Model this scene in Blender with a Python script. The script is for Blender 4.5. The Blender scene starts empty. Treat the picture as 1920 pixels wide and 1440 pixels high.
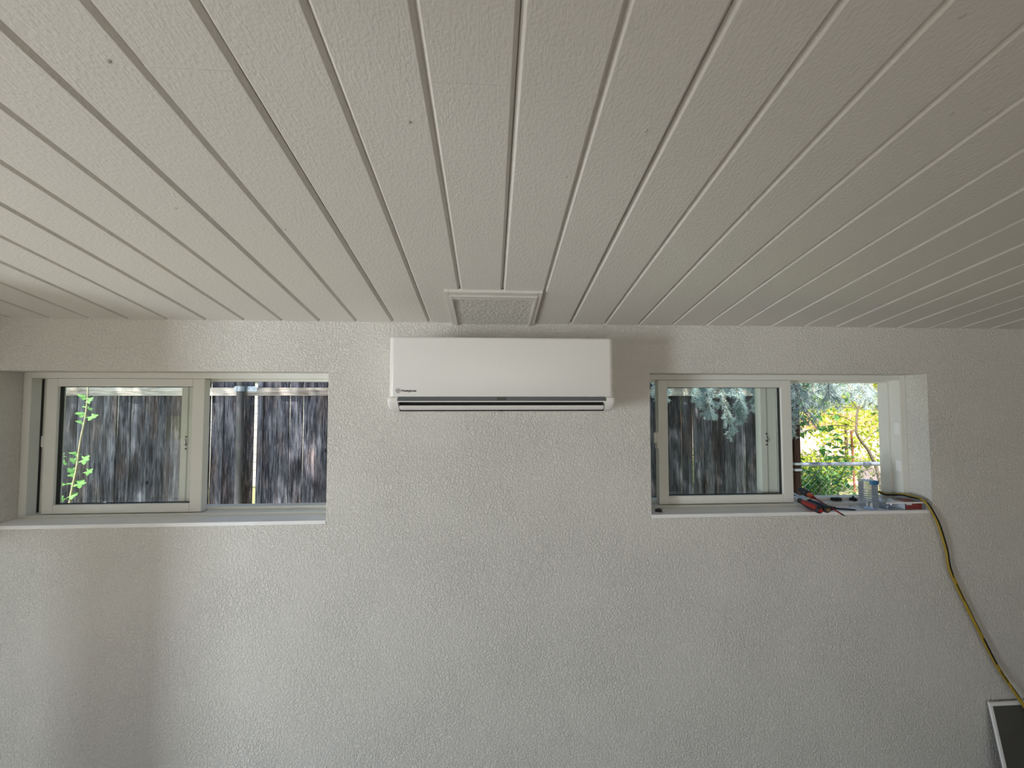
import bpy, bmesh, math, random
from mathutils import Vector, Matrix, noise

random.seed(7)
SC = bpy.context.scene
COL = SC.collection
PI = math.pi

# ------------------------------------------------------------------ camera
D = 1.567            # inner face of the window wall
H = 1.75             # camera height
ZC = H + 0.309       # ceiling height at the window wall
SL = math.tan(0.2062)  # ceiling rises away from the window wall
cam_d = bpy.data.cameras.new('camera')
cam_d.sensor_fit = 'HORIZONTAL'; cam_d.sensor_width = 36.0
cam_d.lens = 717.4 / 1920 * 36.0
cam_d.clip_start = 0.02; cam_d.clip_end = 500
cam = bpy.data.objects.new('camera', cam_d); COL.objects.link(cam)
cam.location = (0, 0, H)
cam.rotation_euler = (PI / 2 + 0.0379, 0.0, -0.0558)
SC.camera = cam

# ------------------------------------------------------------------ light
SC.view_settings.view_transform = 'Standard'
SC.view_settings.look = 'None'
SC.view_settings.gamma = 1.0
SC.view_settings.use_curve_mapping = False
SC.view_settings.exposure = 0.05
SC.cycles.use_denoising = True
SC.cycles.max_bounces = 10
SC.cycles.diffuse_bounces = 5
SC.cycles.transparent_max_bounces = 24
SC.cycles.sample_clamp_indirect = 6.0

world = bpy.data.worlds.new('sky'); SC.world = world
world.use_nodes = True
wn = world.node_tree; wn.nodes.clear()
w_out = wn.nodes.new('ShaderNodeOutputWorld')
w_bg = wn.nodes.new('ShaderNodeBackground')
w_sky = wn.nodes.new('ShaderNodeTexSky')
w_sky.sky_type = 'NISHITA'; w_sky.sun_disc = False
w_sky.sun_elevation = math.radians(58); w_sky.sun_rotation = math.radians(209)
w_bg.inputs['Strength'].default_value = 0.14
wn.links.new(w_sky.outputs[0], w_bg.inputs['Color'])
wn.links.new(w_bg.outputs[0], w_out.inputs['Surface'])

TO_SUN = Vector((-0.25, -0.45, 0.85)).normalized()
sun_d = bpy.data.lights.new('sun', 'SUN'); sun_d.energy = 11.0; sun_d.angle = math.radians(0.8)
sun_d.color = (1.0, 0.93, 0.82)
sun = bpy.data.objects.new('sun', sun_d); COL.objects.link(sun)
sun.location = (-6, -3, 9)
sun.rotation_euler = TO_SUN.to_track_quat('Z', 'Y').to_euler()

def area(name, loc, target, sx, sy, power, color):
    d = bpy.data.lights.new(name, 'AREA'); d.shape = 'RECTANGLE'
    d.size = sx; d.size_y = sy; d.energy = power; d.color = color
    o = bpy.data.objects.new(name, d); COL.objects.link(o)
    o.location = loc
    o.rotation_euler = (Vector(target) - Vector(loc)).to_track_quat('-Z', 'Y').to_euler()
    return o
# area lamps: left one stands in for door daylight, back one is added fill
area('door_daylight', (-5.6, -2.1, 0.72), (-0.6, 1.567, 1.0), 0.8, 1.6, 190, (0.87, 0.945, 1.0))
area('back_fill', (0.2, -3.35, 1.1), (0.2, 1.567, 1.3), 2.6, 2.0, 8, (1.0, 0.97, 0.93))

# ------------------------------------------------------------------ materials
MATS = {}
def mat(name, col, rough=0.6, metal=0.0, noise_amt=0.0, noise_scale=20.0, bump=0.0, bump_scale=60.0,
        bump_dist=0.002, stretch=None, spec=0.5, col2=None, detail=3.0, trans=0.0, ior=1.45, rnd=0.0, coat=0.0):
    if name in MATS: return MATS[name]
    m = bpy.data.materials.new(name); m.use_nodes = True
    nt = m.node_tree; b = nt.nodes['Principled BSDF']
    b.inputs['Base Color'].default_value = (*col, 1)
    b.inputs['Roughness'].default_value = rough
    b.inputs['Metallic'].default_value = metal
    b.inputs['Specular IOR Level'].default_value = spec
    b.inputs['Transmission Weight'].default_value = trans
    b.inputs['IOR'].default_value = ior
    b.inputs['Coat Weight'].default_value = coat
    tc = nt.nodes.new('ShaderNodeTexCoord'); mp = nt.nodes.new('ShaderNodeMapping')
    nt.links.new(tc.outputs['Object'], mp.inputs['Vector'])
    if stretch: mp.inputs['Scale'].default_value = stretch
    if noise_amt > 0 or col2:
        n = nt.nodes.new('ShaderNodeTexNoise'); n.inputs['Scale'].default_value = noise_scale; n.inputs['Detail'].default_value = detail
        nt.links.new(mp.outputs[0], n.inputs['Vector'])
        r = nt.nodes.new('ShaderNodeValToRGB')
        c2 = col2 if col2 else tuple(max(0, c * (1 - noise_amt)) for c in col)
        r.color_ramp.elements[0].position = 0.35; r.color_ramp.elements[0].color = (*c2, 1)
        r.color_ramp.elements[1].position = 0.65; r.color_ramp.elements[1].color = (*col, 1)
        nt.links.new(n.outputs['Fac'], r.inputs[0])
        src = r.outputs[0]
        if rnd > 0:
            oi = nt.nodes.new('ShaderNodeObjectInfo'); mr = nt.nodes.new('ShaderNodeMapRange')
            mr.inputs['To Min'].default_value = 1 - rnd; mr.inputs['To Max'].default_value = 1 + rnd
            nt.links.new(oi.outputs['Random'], mr.inputs['Value'])
            hs = nt.nodes.new('ShaderNodeHueSaturation')
            nt.links.new(mr.outputs[0], hs.inputs['Value']); nt.links.new(src, hs.inputs['Color']); src = hs.outputs[0]
        nt.links.new(src, b.inputs['Base Color'])
    if bump > 0:
        n2 = nt.nodes.new('ShaderNodeTexNoise'); n2.inputs['Scale'].default_value = bump_scale; n2.inputs['Detail'].default_value = 3.0
        nt.links.new(mp.outputs[0], n2.inputs['Vector'])
        bp = nt.nodes.new('ShaderNodeBump'); bp.inputs['Strength'].default_value = bump; bp.inputs['Distance'].default_value = bump_dist
        nt.links.new(n2.outputs['Fac'], bp.inputs['Height']); nt.links.new(bp.outputs[0], b.inputs['Normal'])
    MATS[name] = m
    return m

def wall_material():
    # sprayed orange-peel / knock-down paint: blobs with flattened tops
    m = bpy.data.materials.new('textured_wall_paint'); m.use_nodes = True
    nt = m.node_tree; b = nt.nodes['Principled BSDF']
    b.inputs['Base Color'].default_value = (0.70, 0.68, 0.64, 1)
    b.inputs['Roughness'].default_value = 0.55
    b.inputs['Specular IOR Level'].default_value = 0.35
    tc = nt.nodes.new('ShaderNodeTexCoord')
    n1 = nt.nodes.new('ShaderNodeTexNoise'); n1.inputs['Scale'].default_value = 118; n1.inputs['Detail'].default_value = 2.5; n1.inputs['Roughness'].default_value = 0.55
    n1.inputs['Distortion'].default_value = 0.8
    nt.links.new(tc.outputs['Object'], n1.inputs['Vector'])
    r = nt.nodes.new('ShaderNodeValToRGB'); r.color_ramp.interpolation = 'EASE'
    r.color_ramp.elements[0].position = 0.38; r.color_ramp.elements[1].position = 0.62
    nt.links.new(n1.outputs['Fac'], r.inputs[0])
    n2 = nt.nodes.new('ShaderNodeTexNoise'); n2.inputs['Scale'].default_value = 3.0; n2.inputs['Detail'].default_value = 1
    nt.links.new(tc.outputs['Object'], n2.inputs['Vector'])
    mr = nt.nodes.new('ShaderNodeMapRange'); mr.inputs['From Min'].default_value = 0.3; mr.inputs['From Max'].default_value = 0.7
    mr.inputs['To Min'].default_value = 0.55; mr.inputs['To Max'].default_value = 1.0
    nt.links.new(n2.outputs['Fac'], mr.inputs['Value'])
    mu = nt.nodes.new('ShaderNodeMath'); mu.operation = 'MULTIPLY'
    nt.links.new(r.outputs[0], mu.inputs[0]); nt.links.new(mr.outputs[0], mu.inputs[1])
    bp = nt.nodes.new('ShaderNodeBump'); bp.inputs['Strength'].default_value = 0.8; bp.inputs['Distance'].default_value = 0.003
    nt.links.new(mu.outputs[0], bp.inputs['Height']); nt.links.new(bp.outputs[0], b.inputs['Normal'])
    return m
M_WALL = wall_material()

def plank_material():
    m = bpy.data.materials.new('painted_ceiling_board'); m.use_nodes = True
    nt = m.node_tree; b = nt.nodes['Principled BSDF']
    b.inputs['Base Color'].default_value = (0.66, 0.635, 0.59, 1)
    b.inputs['Roughness'].default_value = 0.5; b.inputs['Specular IOR Level'].default_value = 0.35
    tc = nt.nodes.new('ShaderNodeTexCoord'); oi = nt.nodes.new('ShaderNodeObjectInfo')
    ad = nt.nodes.new('ShaderNodeVectorMath'); ad.operation = 'MULTIPLY_ADD'
    ad.inputs[1].default_value = (1, 1, 1)
    cx = nt.nodes.new('ShaderNodeCombineXYZ')
    mm = nt.nodes.new('ShaderNodeMath'); mm.operation = 'MULTIPLY'; mm.inputs[1].default_value = 37.0
    nt.links.new(oi.outputs['Random'], mm.inputs[0]); nt.links.new(mm.outputs[0], cx.inputs['X']); nt.links.new(mm.outputs[0], cx.inputs['Y'])
    nt.links.new(tc.outputs['Object'], ad.inputs[0]); nt.links.new(cx.outputs[0], ad.inputs[2])
    mp = nt.nodes.new('ShaderNodeMapping'); mp.inputs['Scale'].default_value = (1.0, 0.22, 1.0)
    nt.links.new(ad.outputs[0], mp.inputs['Vector'])
    n1 = nt.nodes.new('ShaderNodeTexNoise'); n1.inputs['Scale'].default_value = 230; n1.inputs['Detail'].default_value = 3; n1.inputs['Roughness'].default_value = 0.6
    nt.links.new(mp.outputs[0], n1.inputs['Vector'])
    n2 = nt.nodes.new('ShaderNodeTexNoise'); n2.inputs['Scale'].default_value = 160; n2.inputs['Detail'].default_value = 2
    nt.links.new(ad.outputs[0], n2.inputs['Vector'])
    s = nt.nodes.new('ShaderNodeMath'); s.operation = 'ADD'
    nt.links.new(n1.outputs['Fac'], s.inputs[0]); nt.links.new(n2.outputs['Fac'], s.inputs[1])
    bp = nt.nodes.new('ShaderNodeBump'); bp.inputs['Strength'].default_value = 0.65; bp.inputs['Distance'].default_value = 0.0012
    nt.links.new(s.outputs[0], bp.inputs['Height']); nt.links.new(bp.outputs[0], b.inputs['Normal'])
    return m
M_PLANK = plank_material()

def wood_fence_material(name, dark, mid, light, scale=1.0, axis='Z', brown=0.5):
    m = bpy.data.materials.new(name); m.use_nodes = True
    nt = m.node_tree; b = nt.nodes['Principled BSDF']
    b.inputs['Roughness'].default_value = 0.85; b.inputs['Specular IOR Level'].default_value = 0.2
    tc = nt.nodes.new('ShaderNodeTexCoord'); oi = nt.nodes.new('ShaderNodeObjectInfo')
    mm = nt.nodes.new('ShaderNodeMath'); mm.operation = 'MULTIPLY'; mm.inputs[1].default_value = 53.0
    nt.links.new(oi.outputs['Random'], mm.inputs[0])
    cx = nt.nodes.new('ShaderNodeCombineXYZ')
    for k in 'XYZ': nt.links.new(mm.outputs[0], cx.inputs[k])
    ad = nt.nodes.new('ShaderNodeVectorMath'); ad.operation = 'ADD'
    nt.links.new(tc.outputs['Object'], ad.inputs[0]); nt.links.new(cx.outputs[0], ad.inputs[1])
    mp = nt.nodes.new('ShaderNodeMapping')
    mp.inputs['Scale'].default_value = (1, 1, 0.055) if axis == 'Z' else (0.055, 1, 1)
    nt.links.new(ad.outputs[0], mp.inputs['Vector'])
    n1 = nt.nodes.new('ShaderNodeTexNoise'); n1.inputs['Scale'].default_value = 75 * scale; n1.inputs['Detail'].default_value = 5; n1.inputs['Roughness'].default_value = 0.7
    n1.inputs['Distortion'].default_value = 0.6
    nt.links.new(mp.outputs[0], n1.inputs['Vector'])
    mp2 = nt.nodes.new('ShaderNodeMapping')
    mp2.inputs['Scale'].default_value = (1, 1, 0.12) if axis == 'Z' else (0.12, 1, 1)
    nt.links.new(ad.outputs[0], mp2.inputs['Vector'])
    n2 = nt.nodes.new('ShaderNodeTexNoise'); n2.inputs['Scale'].default_value = 13 * scale; n2.inputs['Detail'].default_value = 3
    nt.links.new(mp2.outputs[0], n2.inputs['Vector'])
    mp4 = nt.nodes.new('ShaderNodeMapping')
    mp4.inputs['Scale'].default_value = (1, 1, 0.035) if axis == 'Z' else (0.035, 1, 1)
    nt.links.new(ad.outputs[0], mp4.inputs['Vector'])
    n3 = nt.nodes.new('ShaderNodeTexNoise'); n3.inputs['Scale'].default_value = 240 * scale; n3.inputs['Detail'].default_value = 3; n3.inputs['Roughness'].default_value = .7
    nt.links.new(mp4.outputs[0], n3.inputs['Vector'])
    n13 = nt.nodes.new('ShaderNodeMath'); n13.operation = 'ADD'
    nt.links.new(n1.outputs['Fac'], n13.inputs[0]); nt.links.new(n3.outputs['Fac'], n13.inputs[1])
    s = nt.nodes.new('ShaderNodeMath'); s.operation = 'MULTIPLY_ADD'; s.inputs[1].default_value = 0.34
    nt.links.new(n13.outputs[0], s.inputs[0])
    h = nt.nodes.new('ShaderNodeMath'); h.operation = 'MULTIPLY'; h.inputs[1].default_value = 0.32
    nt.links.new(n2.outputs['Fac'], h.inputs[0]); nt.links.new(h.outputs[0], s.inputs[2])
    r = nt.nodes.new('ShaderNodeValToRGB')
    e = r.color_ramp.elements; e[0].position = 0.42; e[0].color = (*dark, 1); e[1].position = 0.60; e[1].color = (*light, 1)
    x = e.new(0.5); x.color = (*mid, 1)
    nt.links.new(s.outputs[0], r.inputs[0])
    # knots
    v = nt.nodes.new('ShaderNodeTexVoronoi'); v.inputs['Scale'].default_value = 3.2
    mp3 = nt.nodes.new('ShaderNodeMapping'); mp3.inputs['Scale'].default_value = (1, 1, 0.6) if axis == 'Z' else (0.6, 1, 1)
    nt.links.new(ad.outputs[0], mp3.inputs['Vector']); nt.links.new(mp3.outputs[0], v.inputs['Vector'])
    k = nt.nodes.new('ShaderNodeMapRange'); k.inputs['From Min'].default_value = 0.03; k.inputs['From Max'].default_value = 0.07
    nt.links.new(v.outputs['Distance'], k.inputs['Value'])
    mx = nt.nodes.new('ShaderNodeMix'); mx.data_type = 'RGBA'
    mx.inputs['A'].default_value = (dark[0] * .5, dark[1] * .45, dark[2] * .4, 1)
    nt.links.new(k.outputs[0], mx.inputs['Factor']); nt.links.new(r.outputs[0], mx.inputs['B'])
    nb_ = nt.nodes.new('ShaderNodeTexNoise'); nb_.inputs['Scale'].default_value = 3.4; nb_.inputs['Detail'].default_value = 4
    mpb = nt.nodes.new('ShaderNodeMapping'); mpb.inputs['Scale'].default_value = (1.6, 1, .55)
    nt.links.new(ad.outputs[0], mpb.inputs['Vector']); nt.links.new(mpb.outputs[0], nb_.inputs['Vector'])
    rb_ = nt.nodes.new('ShaderNodeMapRange'); rb_.inputs['From Min'].default_value = .50; rb_.inputs['From Max'].default_value = .66; rb_.inputs['To Max'].default_value = brown
    nt.links.new(nb_.outputs['Fac'], rb_.inputs['Value'])
    tint = nt.nodes.new('ShaderNodeMix'); tint.data_type = 'RGBA'; tint.blend_type = 'MULTIPLY'
    tint.inputs['B'].default_value = (1.25, .82, .55, 1)
    nt.links.new(rb_.outputs[0], tint.inputs['Factor']); nt.links.new(mx.outputs['Result'], tint.inputs['A']); mx = tint
    hs = nt.nodes.new('ShaderNodeHueSaturation'); mr = nt.nodes.new('ShaderNodeMapRange')
    mr.inputs['To Min'].default_value = 0.7; mr.inputs['To Max'].default_value = 1.3
    nt.links.new(oi.outputs['Random'], mr.inputs['Value']); nt.links.new(mr.outputs[0], hs.inputs['Value'])
    nt.links.new(mx.outputs['Result'], hs.inputs['Color']); nt.links.new(hs.outputs[0], b.inputs['Base Color'])
    bp = nt.nodes.new('ShaderNodeBump'); bp.inputs['Strength'].default_value = 0.8; bp.inputs['Distance'].default_value = 0.003
    nt.links.new(s.outputs[0], bp.inputs['Height']); nt.links.new(bp.outputs[0], b.inputs['Normal'])
    return m
M_FENCE = wood_fence_material('weathered_fence_wood', (0.014, 0.014, 0.021), (0.076, 0.080, 0.108), (0.29, 0.30, 0.37))  # weathered greys with the blue of skylit shade mixed in
M_RAIL = wood_fence_material('weathered_sunlit_rail', (0.20, 0.18, 0.17), (0.46, 0.43, 0.42), (0.66, 0.63, 0.62), 1.0, 'X', .2)  # weathered grain, paled to carry sunlight on the rail
M_FAR = wood_fence_material('tan_fence_wood', (0.30, 0.17, 0.09), (0.48, 0.29, 0.17), (0.6, 0.4, 0.25))

def glass_material():
    m = bpy.data.materials.new('window_glass'); m.use_nodes = True
    nt = m.node_tree; nt.nodes.clear()
    out = nt.nodes.new('ShaderNodeOutputMaterial'); mix = nt.nodes.new('ShaderNodeMixShader')
    tr = nt.nodes.new('ShaderNodeBsdfTransparent'); tr.inputs[0].default_value = (0.955, 0.975, 0.965, 1)
    gl = nt.nodes.new('ShaderNodeBsdfGlossy'); gl.inputs['Roughness'].default_value = 0.02
    fr = nt.nodes.new('ShaderNodeFresnel'); fr.inputs['IOR'].default_value = 1.5
    ge = nt.nodes.new('ShaderNodeNewGeometry'); iv = nt.nodes.new('ShaderNodeMath'); iv.operation = 'SUBTRACT'; iv.inputs[0].default_value = 1.0
    mu = nt.nodes.new('ShaderNodeMath'); mu.operation = 'MULTIPLY'      # the sheet reflects once, on its entering face
    nt.links.new(ge.outputs['Backfacing'], iv.inputs[1]); nt.links.new(fr.outputs[0], mu.inputs[0]); nt.links.new(iv.outputs[0], mu.inputs[1])
    nt.links.new(mu.outputs[0], mix.inputs[0]); nt.links.new(tr.outputs[0], mix.inputs[1]); nt.links.new(gl.outputs[0], mix.inputs[2])
    nt.links.new(mix.outputs[0], out.inputs['Surface'])
    return m
M_GLASS = glass_material()

def film_material(name, tint, ior=1.45, rough=0.05, haze=0.0):
    m = bpy.data.materials.new(name); m.use_nodes = True
    nt = m.node_tree; nt.nodes.clear()
    out = nt.nodes.new('ShaderNodeOutputMaterial'); mix = nt.nodes.new('ShaderNodeMixShader')
    tr = nt.nodes.new('ShaderNodeBsdfTransparent'); tr.inputs[0].default_value = (*tint, 1)
    gl = nt.nodes.new('ShaderNodeBsdfGlossy'); gl.inputs['Roughness'].default_value = rough
    fr = nt.nodes.new('ShaderNodeFresnel'); fr.inputs['IOR'].default_value = ior
    ge = nt.nodes.new('ShaderNodeNewGeometry'); iv = nt.nodes.new('ShaderNodeMath'); iv.operation = 'SUBTRACT'; iv.inputs[0].default_value = 1.0
    mu = nt.nodes.new('ShaderNodeMath'); mu.operation = 'MULTIPLY'      # the sheet reflects once, on its entering face
    nt.links.new(ge.outputs['Backfacing'], iv.inputs[1]); nt.links.new(fr.outputs[0], mu.inputs[0]); nt.links.new(iv.outputs[0], mu.inputs[1])
    nt.links.new(mu.outputs[0], mix.inputs[0]); nt.links.new(tr.outputs[0], mix.inputs[1]); nt.links.new(gl.outputs[0], mix.inputs[2])
    hz = nt.nodes.new('ShaderNodeMixShader'); hz.inputs[0].default_value = haze
    tl = nt.nodes.new('ShaderNodeBsdfTranslucent'); tl.inputs[0].default_value = (.8, .84, .9, 1)
    nt.links.new(mix.outputs[0], hz.inputs[1]); nt.links.new(tl.outputs[0], hz.inputs[2]); nt.links.new(hz.outputs[0], out.inputs['Surface'])
    return m
M_CLEAR = film_material('clear_plastic', (0.93, 0.95, 0.97), haze=.05)
M_BOTTLE = film_material('bottle_plastic', (0.88, 0.90, 0.93), 1.9, .08, .22)
M_WATER = mat('water', (0.97, 0.99, 1.0), 0.0, trans=1.0, ior=1.33)

def leaf_material(name, c1, c2, trans=0.45, scale=6.0):
    m = bpy.data.materials.new(name); m.use_nodes = True
    nt = m.node_tree; nt.nodes.clear()
    out = nt.nodes.new('ShaderNodeOutputMaterial'); mix = nt.nodes.new('ShaderNodeMixShader'); mix.inputs[0].default_value = trans
    d = nt.nodes.new('ShaderNodeBsdfDiffuse'); t = nt.nodes.new('ShaderNodeBsdfTranslucent')
    tc = nt.nodes.new('ShaderNodeTexCoord'); n = nt.nodes.new('ShaderNodeTexNoise'); n.inputs['Scale'].default_value = scale; n.inputs['Detail'].default_value = 4
    r = nt.nodes.new('ShaderNodeValToRGB'); r.color_ramp.elements[0].position = 0.38; r.color_ramp.elements[1].position = 0.62
    r.color_ramp.elements[0].color = (*c1, 1); r.color_ramp.elements[1].color = (*c2, 1)
    nt.links.new(tc.outputs['Object'], n.inputs['Vector']); nt.links.new(n.outputs['Fac'], r.inputs[0])
    nt.links.new(r.outputs[0], d.inputs[0]); nt.links.new(r.outputs[0], t.inputs[0])
    nt.links.new(d.outputs[0], mix.inputs[1]); nt.links.new(t.outputs[0], mix.inputs[2]); nt.links.new(mix.outputs[0], out.inputs['Surface'])
    return m
M_LEAF = leaf_material('green_leaf', (0.07, 0.24, 0.11), (0.28, 0.50, 0.16))
M_LEAF_Y = leaf_material('yellow_green_leaf', (0.30, 0.46, 0.06), (0.68, 0.72, 0.14))
M_LEAF_V = leaf_material('vine_leaf', (0.22, 0.55, 0.18), (0.42, 0.75, 0.30))
M_LEAF_T = leaf_material('tree_leaf', (0.08, 0.22, 0.05), (0.2, 0.4, 0.1))
M_NEEDLE = leaf_material('blue_spruce_needle', (0.50, 0.64, 0.66), (0.78, 0.92, 0.95), 0.3, 9.0)

M_VINYL = mat('white_vinyl', (0.74, 0.74, 0.70), 0.35, spec=0.4)
M_TRIM = mat('white_trim_paint', (0.88, 0.88, 0.88), 0.45, noise_amt=0.05, noise_scale=9)
M_PLASTIC = mat('white_unit_plastic', (0.80, 0.785, 0.76), 0.32, spec=0.45)
M_STRIP = mat('grey_display_strip', (0.10, 0.115, 0.12), 0.35)
M_STRIPD = mat('dark_receiver_window', (0.035, 0.04, 0.042), 0.2)
M_BLACK = mat('recess_shade_black', (0.004, 0.004, 0.004), 0.6)  # near-black standing in for the shade inside recesses
M_INK = mat('black_print', (0.012, 0.012, 0.012), 0.5)
M_GASKET = mat('dark_gasket', (0.03, 0.03, 0.03), 0.7)
M_STEEL = mat('galvanised_steel', (0.50, 0.58, 0.68), 0.45, metal=0.35, noise_amt=0.25, noise_scale=30)
M_PIPE = mat('weathered_pipe', (0.16, 0.16, 0.18), 0.7, noise_amt=0.6, noise_scale=12, bump=0.3, stretch=(1, 1, 0.2))
M_CHROME = mat('chrome_shaft', (0.75, 0.76, 0.78), 0.18, metal=1.0)
M_RED = mat('red_rubber', (0.30, 0.022, 0.016), 0.4)
M_ORANGE = mat('orange_plastic', (0.62, 0.11, 0.02), 0.3)
M_GRIP = mat('black_rubber_grip', (0.018, 0.018, 0.02), 0.55)
M_GRIPG = mat('charcoal_grip', (0.05, 0.056, 0.058), 0.6)
M_BROWN = mat('brown_butt_cap', (0.16, 0.10, 0.05), 0.5)
M_YELLOWBAND = mat('lime_band', (0.55, 0.6, 0.12), 0.5)
M_CORD_Y = mat('yellow_cord', (0.36, 0.25, 0.03), 0.45)
M_CORD_K = mat('black_cord_stripe', (0.012, 0.012, 0.010), 0.45)
M_REDLABEL = mat('red_card_label', (0.33, 0.028, 0.03), 0.5, noise_amt=0.2, noise_scale=30)
M_WHITELABEL = mat('white_label', (0.85, 0.85, 0.87), 0.5)
M_BLUELABEL = mat('blue_label', (0.03, 0.16, 0.34), 0.4)
M_DARKPANEL = mat('dark_grey_panel', (0.095, 0.094, 0.086), 0.55, noise_amt=0.2, noise_scale=5)
M_BARK = mat('bark', (0.16, 0.12, 0.09), 0.9, noise_amt=0.5, noise_scale=20, bump=0.8, bump_scale=40, bump_dist=0.01)
M_TWIG = mat('grey_twig', (0.26, 0.22, 0.18), 0.85, noise_amt=0.4, noise_scale=40)
M_STEM = mat('pale_stem', (0.55, 0.50, 0.34), 0.7, noise_amt=0.2, noise_scale=30)
M_STAKE = mat('rusty_stake', (0.42, 0.18, 0.09), 0.8, noise_amt=0.4, noise_scale=25)
M_LAWN = mat('lawn', (0.22, 0.27, 0.11), 0.95, col2=(0.34, 0.31, 0.18), noise_scale=1.5)
M_DRIVE = mat('pale_driveway', (0.62, 0.49, 0.45), 0.9, col2=(0.46, 0.33, 0.27), noise_scale=0.8)
M_SIDING = mat('pale_siding', (0.80, 0.80, 0.76), 0.7, noise_amt=0.05, noise_scale=2)
M_ROOF = mat('shingle_roof', (0.22, 0.2, 0.19), 0.9, noise_amt=0.4, noise_scale=6)
M_FLOOR = mat('floor_covering', (0.26, 0.235, 0.21), 0.6, noise_amt=0.2, noise_scale=8)

# ------------------------------------------------------------------ helpers
def new_obj(name, bm, m, root=None, smooth=False, origin=None):
    """bm is in world coordinates; stored relative to root (translation only) or to origin"""
    me = bpy.data.meshes.new(name)
    off = Vector(origin) if origin is not None else (root_world(root) if root is not None else Vector((0, 0, 0)))
    if off.length: bmesh.ops.translate(bm, verts=bm.verts, vec=-off)
    bm.normal_update(); bm.to_mesh(me); bm.free()
    ms = m if isinstance(m, (list, tuple)) else [m]
    for x in ms: me.materials.append(x)
    if smooth:
        for p in me.polygons: p.use_smooth = True
        try: me.set_sharp_from_angle(angle=math.radians(38))
        except Exception: pass
    o = bpy.data.objects.new(name, me); COL.objects.link(o)
    if root is not None:
        o.parent = root
        if origin is not None: o.location = Vector(origin) - root_world(root)
    elif origin is not None: o.location = origin
    return o
def root_world(o):
    v = Vector((0, 0, 0))
    while o is not None: v = v + Vector(o.location); o = o.parent
    return v
def thing(name, loc, label, cat, group=None):
    o = bpy.data.objects.new(name, None); o.empty_display_size = 0.1; COL.objects.link(o); o.location = loc
    return tag(o, label, cat, group)
def tag(o, label=None, cat=None, group=None, kind=None):
    if label: o['label'] = label
    if cat: o['category'] = cat
    if group: o['group'] = group
    if kind: o['kind'] = kind
    return o
def box(bm, x0, x1, y0, y1, z0, z1, mi=0, bev=0.0):
    c = [(x, y, z) for x in (x0, x1) for y in (y0, y1) for z in (z0, z1)]
    v = [bm.verts.new(p) for p in c]
    fs = []
    for q in ((0, 1, 3, 2), (4, 6, 7, 5), (0, 4, 5, 1), (2, 3, 7, 6), (0, 2, 6, 4), (1, 5, 7, 3)):
        f = bm.faces.new([v[i] for i in q]); f.material_index = mi; fs.append(f)
    if bev > 0:
        es = list({e for f in fs for e in f.edges})
        bmesh.ops.bevel(bm, geom=es, offset=bev, segments=2, profile=0.6, affect='EDGES')
    return v
def BX(*a, **k):
    bm = bmesh.new(); box(bm, *a, **k); return bm
def tube(bm, pts, rad, seg=8, caps=True, mi=0, stripe=None):
    pts = [Vector(p) for p in pts]; n = len(pts)
    if not isinstance(rad, (list, tuple)): rad = [rad] * n
    rings = []; up = None
    for i, p in enumerate(pts):
        t = (pts[min(i + 1, n - 1)] - pts[max(i - 1, 0)]).normalized()
        if up is None:
            up = Vector((0, 0, 1)) if abs(t.z) < 0.9 else Vector((1, 0, 0))
        a = (up - t * up.dot(t)).normalized(); b = t.cross(a); up = a
        rings.append([bm.verts.new(p + (a * math.cos(2 * PI * k / seg) + b * math.sin(2 * PI * k / seg)) * rad[i]) for k in range(seg)])
    for i in range(n - 1):
        for k in range(seg):
            f = bm.faces.new((rings[i][k], rings[i][(k + 1) % seg], rings[i + 1][(k + 1) % seg], rings[i + 1][k]))
            f.material_index = stripe(i, k) if stripe else mi
    if caps:
        bm.faces.new(rings[0][::-1]).material_index = mi; bm.faces.new(rings[-1]).material_index = mi
def lathe(bm, prof, axis_o, axis_d=(0, 0, 1), seg=24, mi=0, flute=None):
    """prof: list of (r, h) along axis; r == 0 closes"""
    q = Vector(axis_d).to_track_quat('Z', 'Y').to_matrix(); o = Vector(axis_o)
    rings = []
    for r, h in prof:
        if r <= 1e-6: rings.append([bm.verts.new(o + q @ Vector((0, 0, h)))])
        else:
            ring = []
            for k in range(seg):
                a = 2 * PI * k / seg
                rr = r * (flute(a, h) if flute else 1)
                ring.append(bm.verts.new(o + q @ Vector((rr * math.cos(a), rr * math.sin(a), h))))
            rings.append(ring)
    for A, B in zip(rings, rings[1:]):
        if len(A) == 1 and len(B) == 1: continue
        for k in range(seg):
            k2 = (k + 1) % seg
            if len(A) == 1: f = bm.faces.new((A[0], B[k2], B[k]))
            elif len(B) == 1: f = bm.faces.new((A[k], A[k2], B[0]))
            else: f = bm.faces.new((A[k], A[k2], B[k2], B[k]))
            f.material_index = mi
def extrude_x(bm, prof, xs, shrink=None, mi=0):
    """prof: closed (y,z) polygon; xs list of x; shrink list of inward offset (towards centroid of prof)"""
    cy = sum(p[0] for p in prof) / len(prof); cz = sum(p[1] for p in prof) / len(prof)
    rings = []
    for i, x in enumerate(xs):
        s = shrink[i] if shrink else 0
        r = []
        for (y, z) in prof:
            v = Vector((cy - y, cz - z)); L = v.length
            v = v / L * min(s, L * .9) if L > 0 else v
            r.append(bm.verts.new((x, y + v.x, z + v.y)))
        rings.append(r)
    n = len(prof)
    for A, B in zip(rings, rings[1:]):
        for k in range(n):
            bm.faces.new((A[k], A[(k + 1) % n], B[(k + 1) % n], B[k])).material_index = mi
    bm.faces.new(rings[0][::-1]).material_index = mi; bm.faces.new(rings[-1]).material_index = mi
    bmesh.ops.recalc_face_normals(bm, faces=bm.faces)
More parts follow.
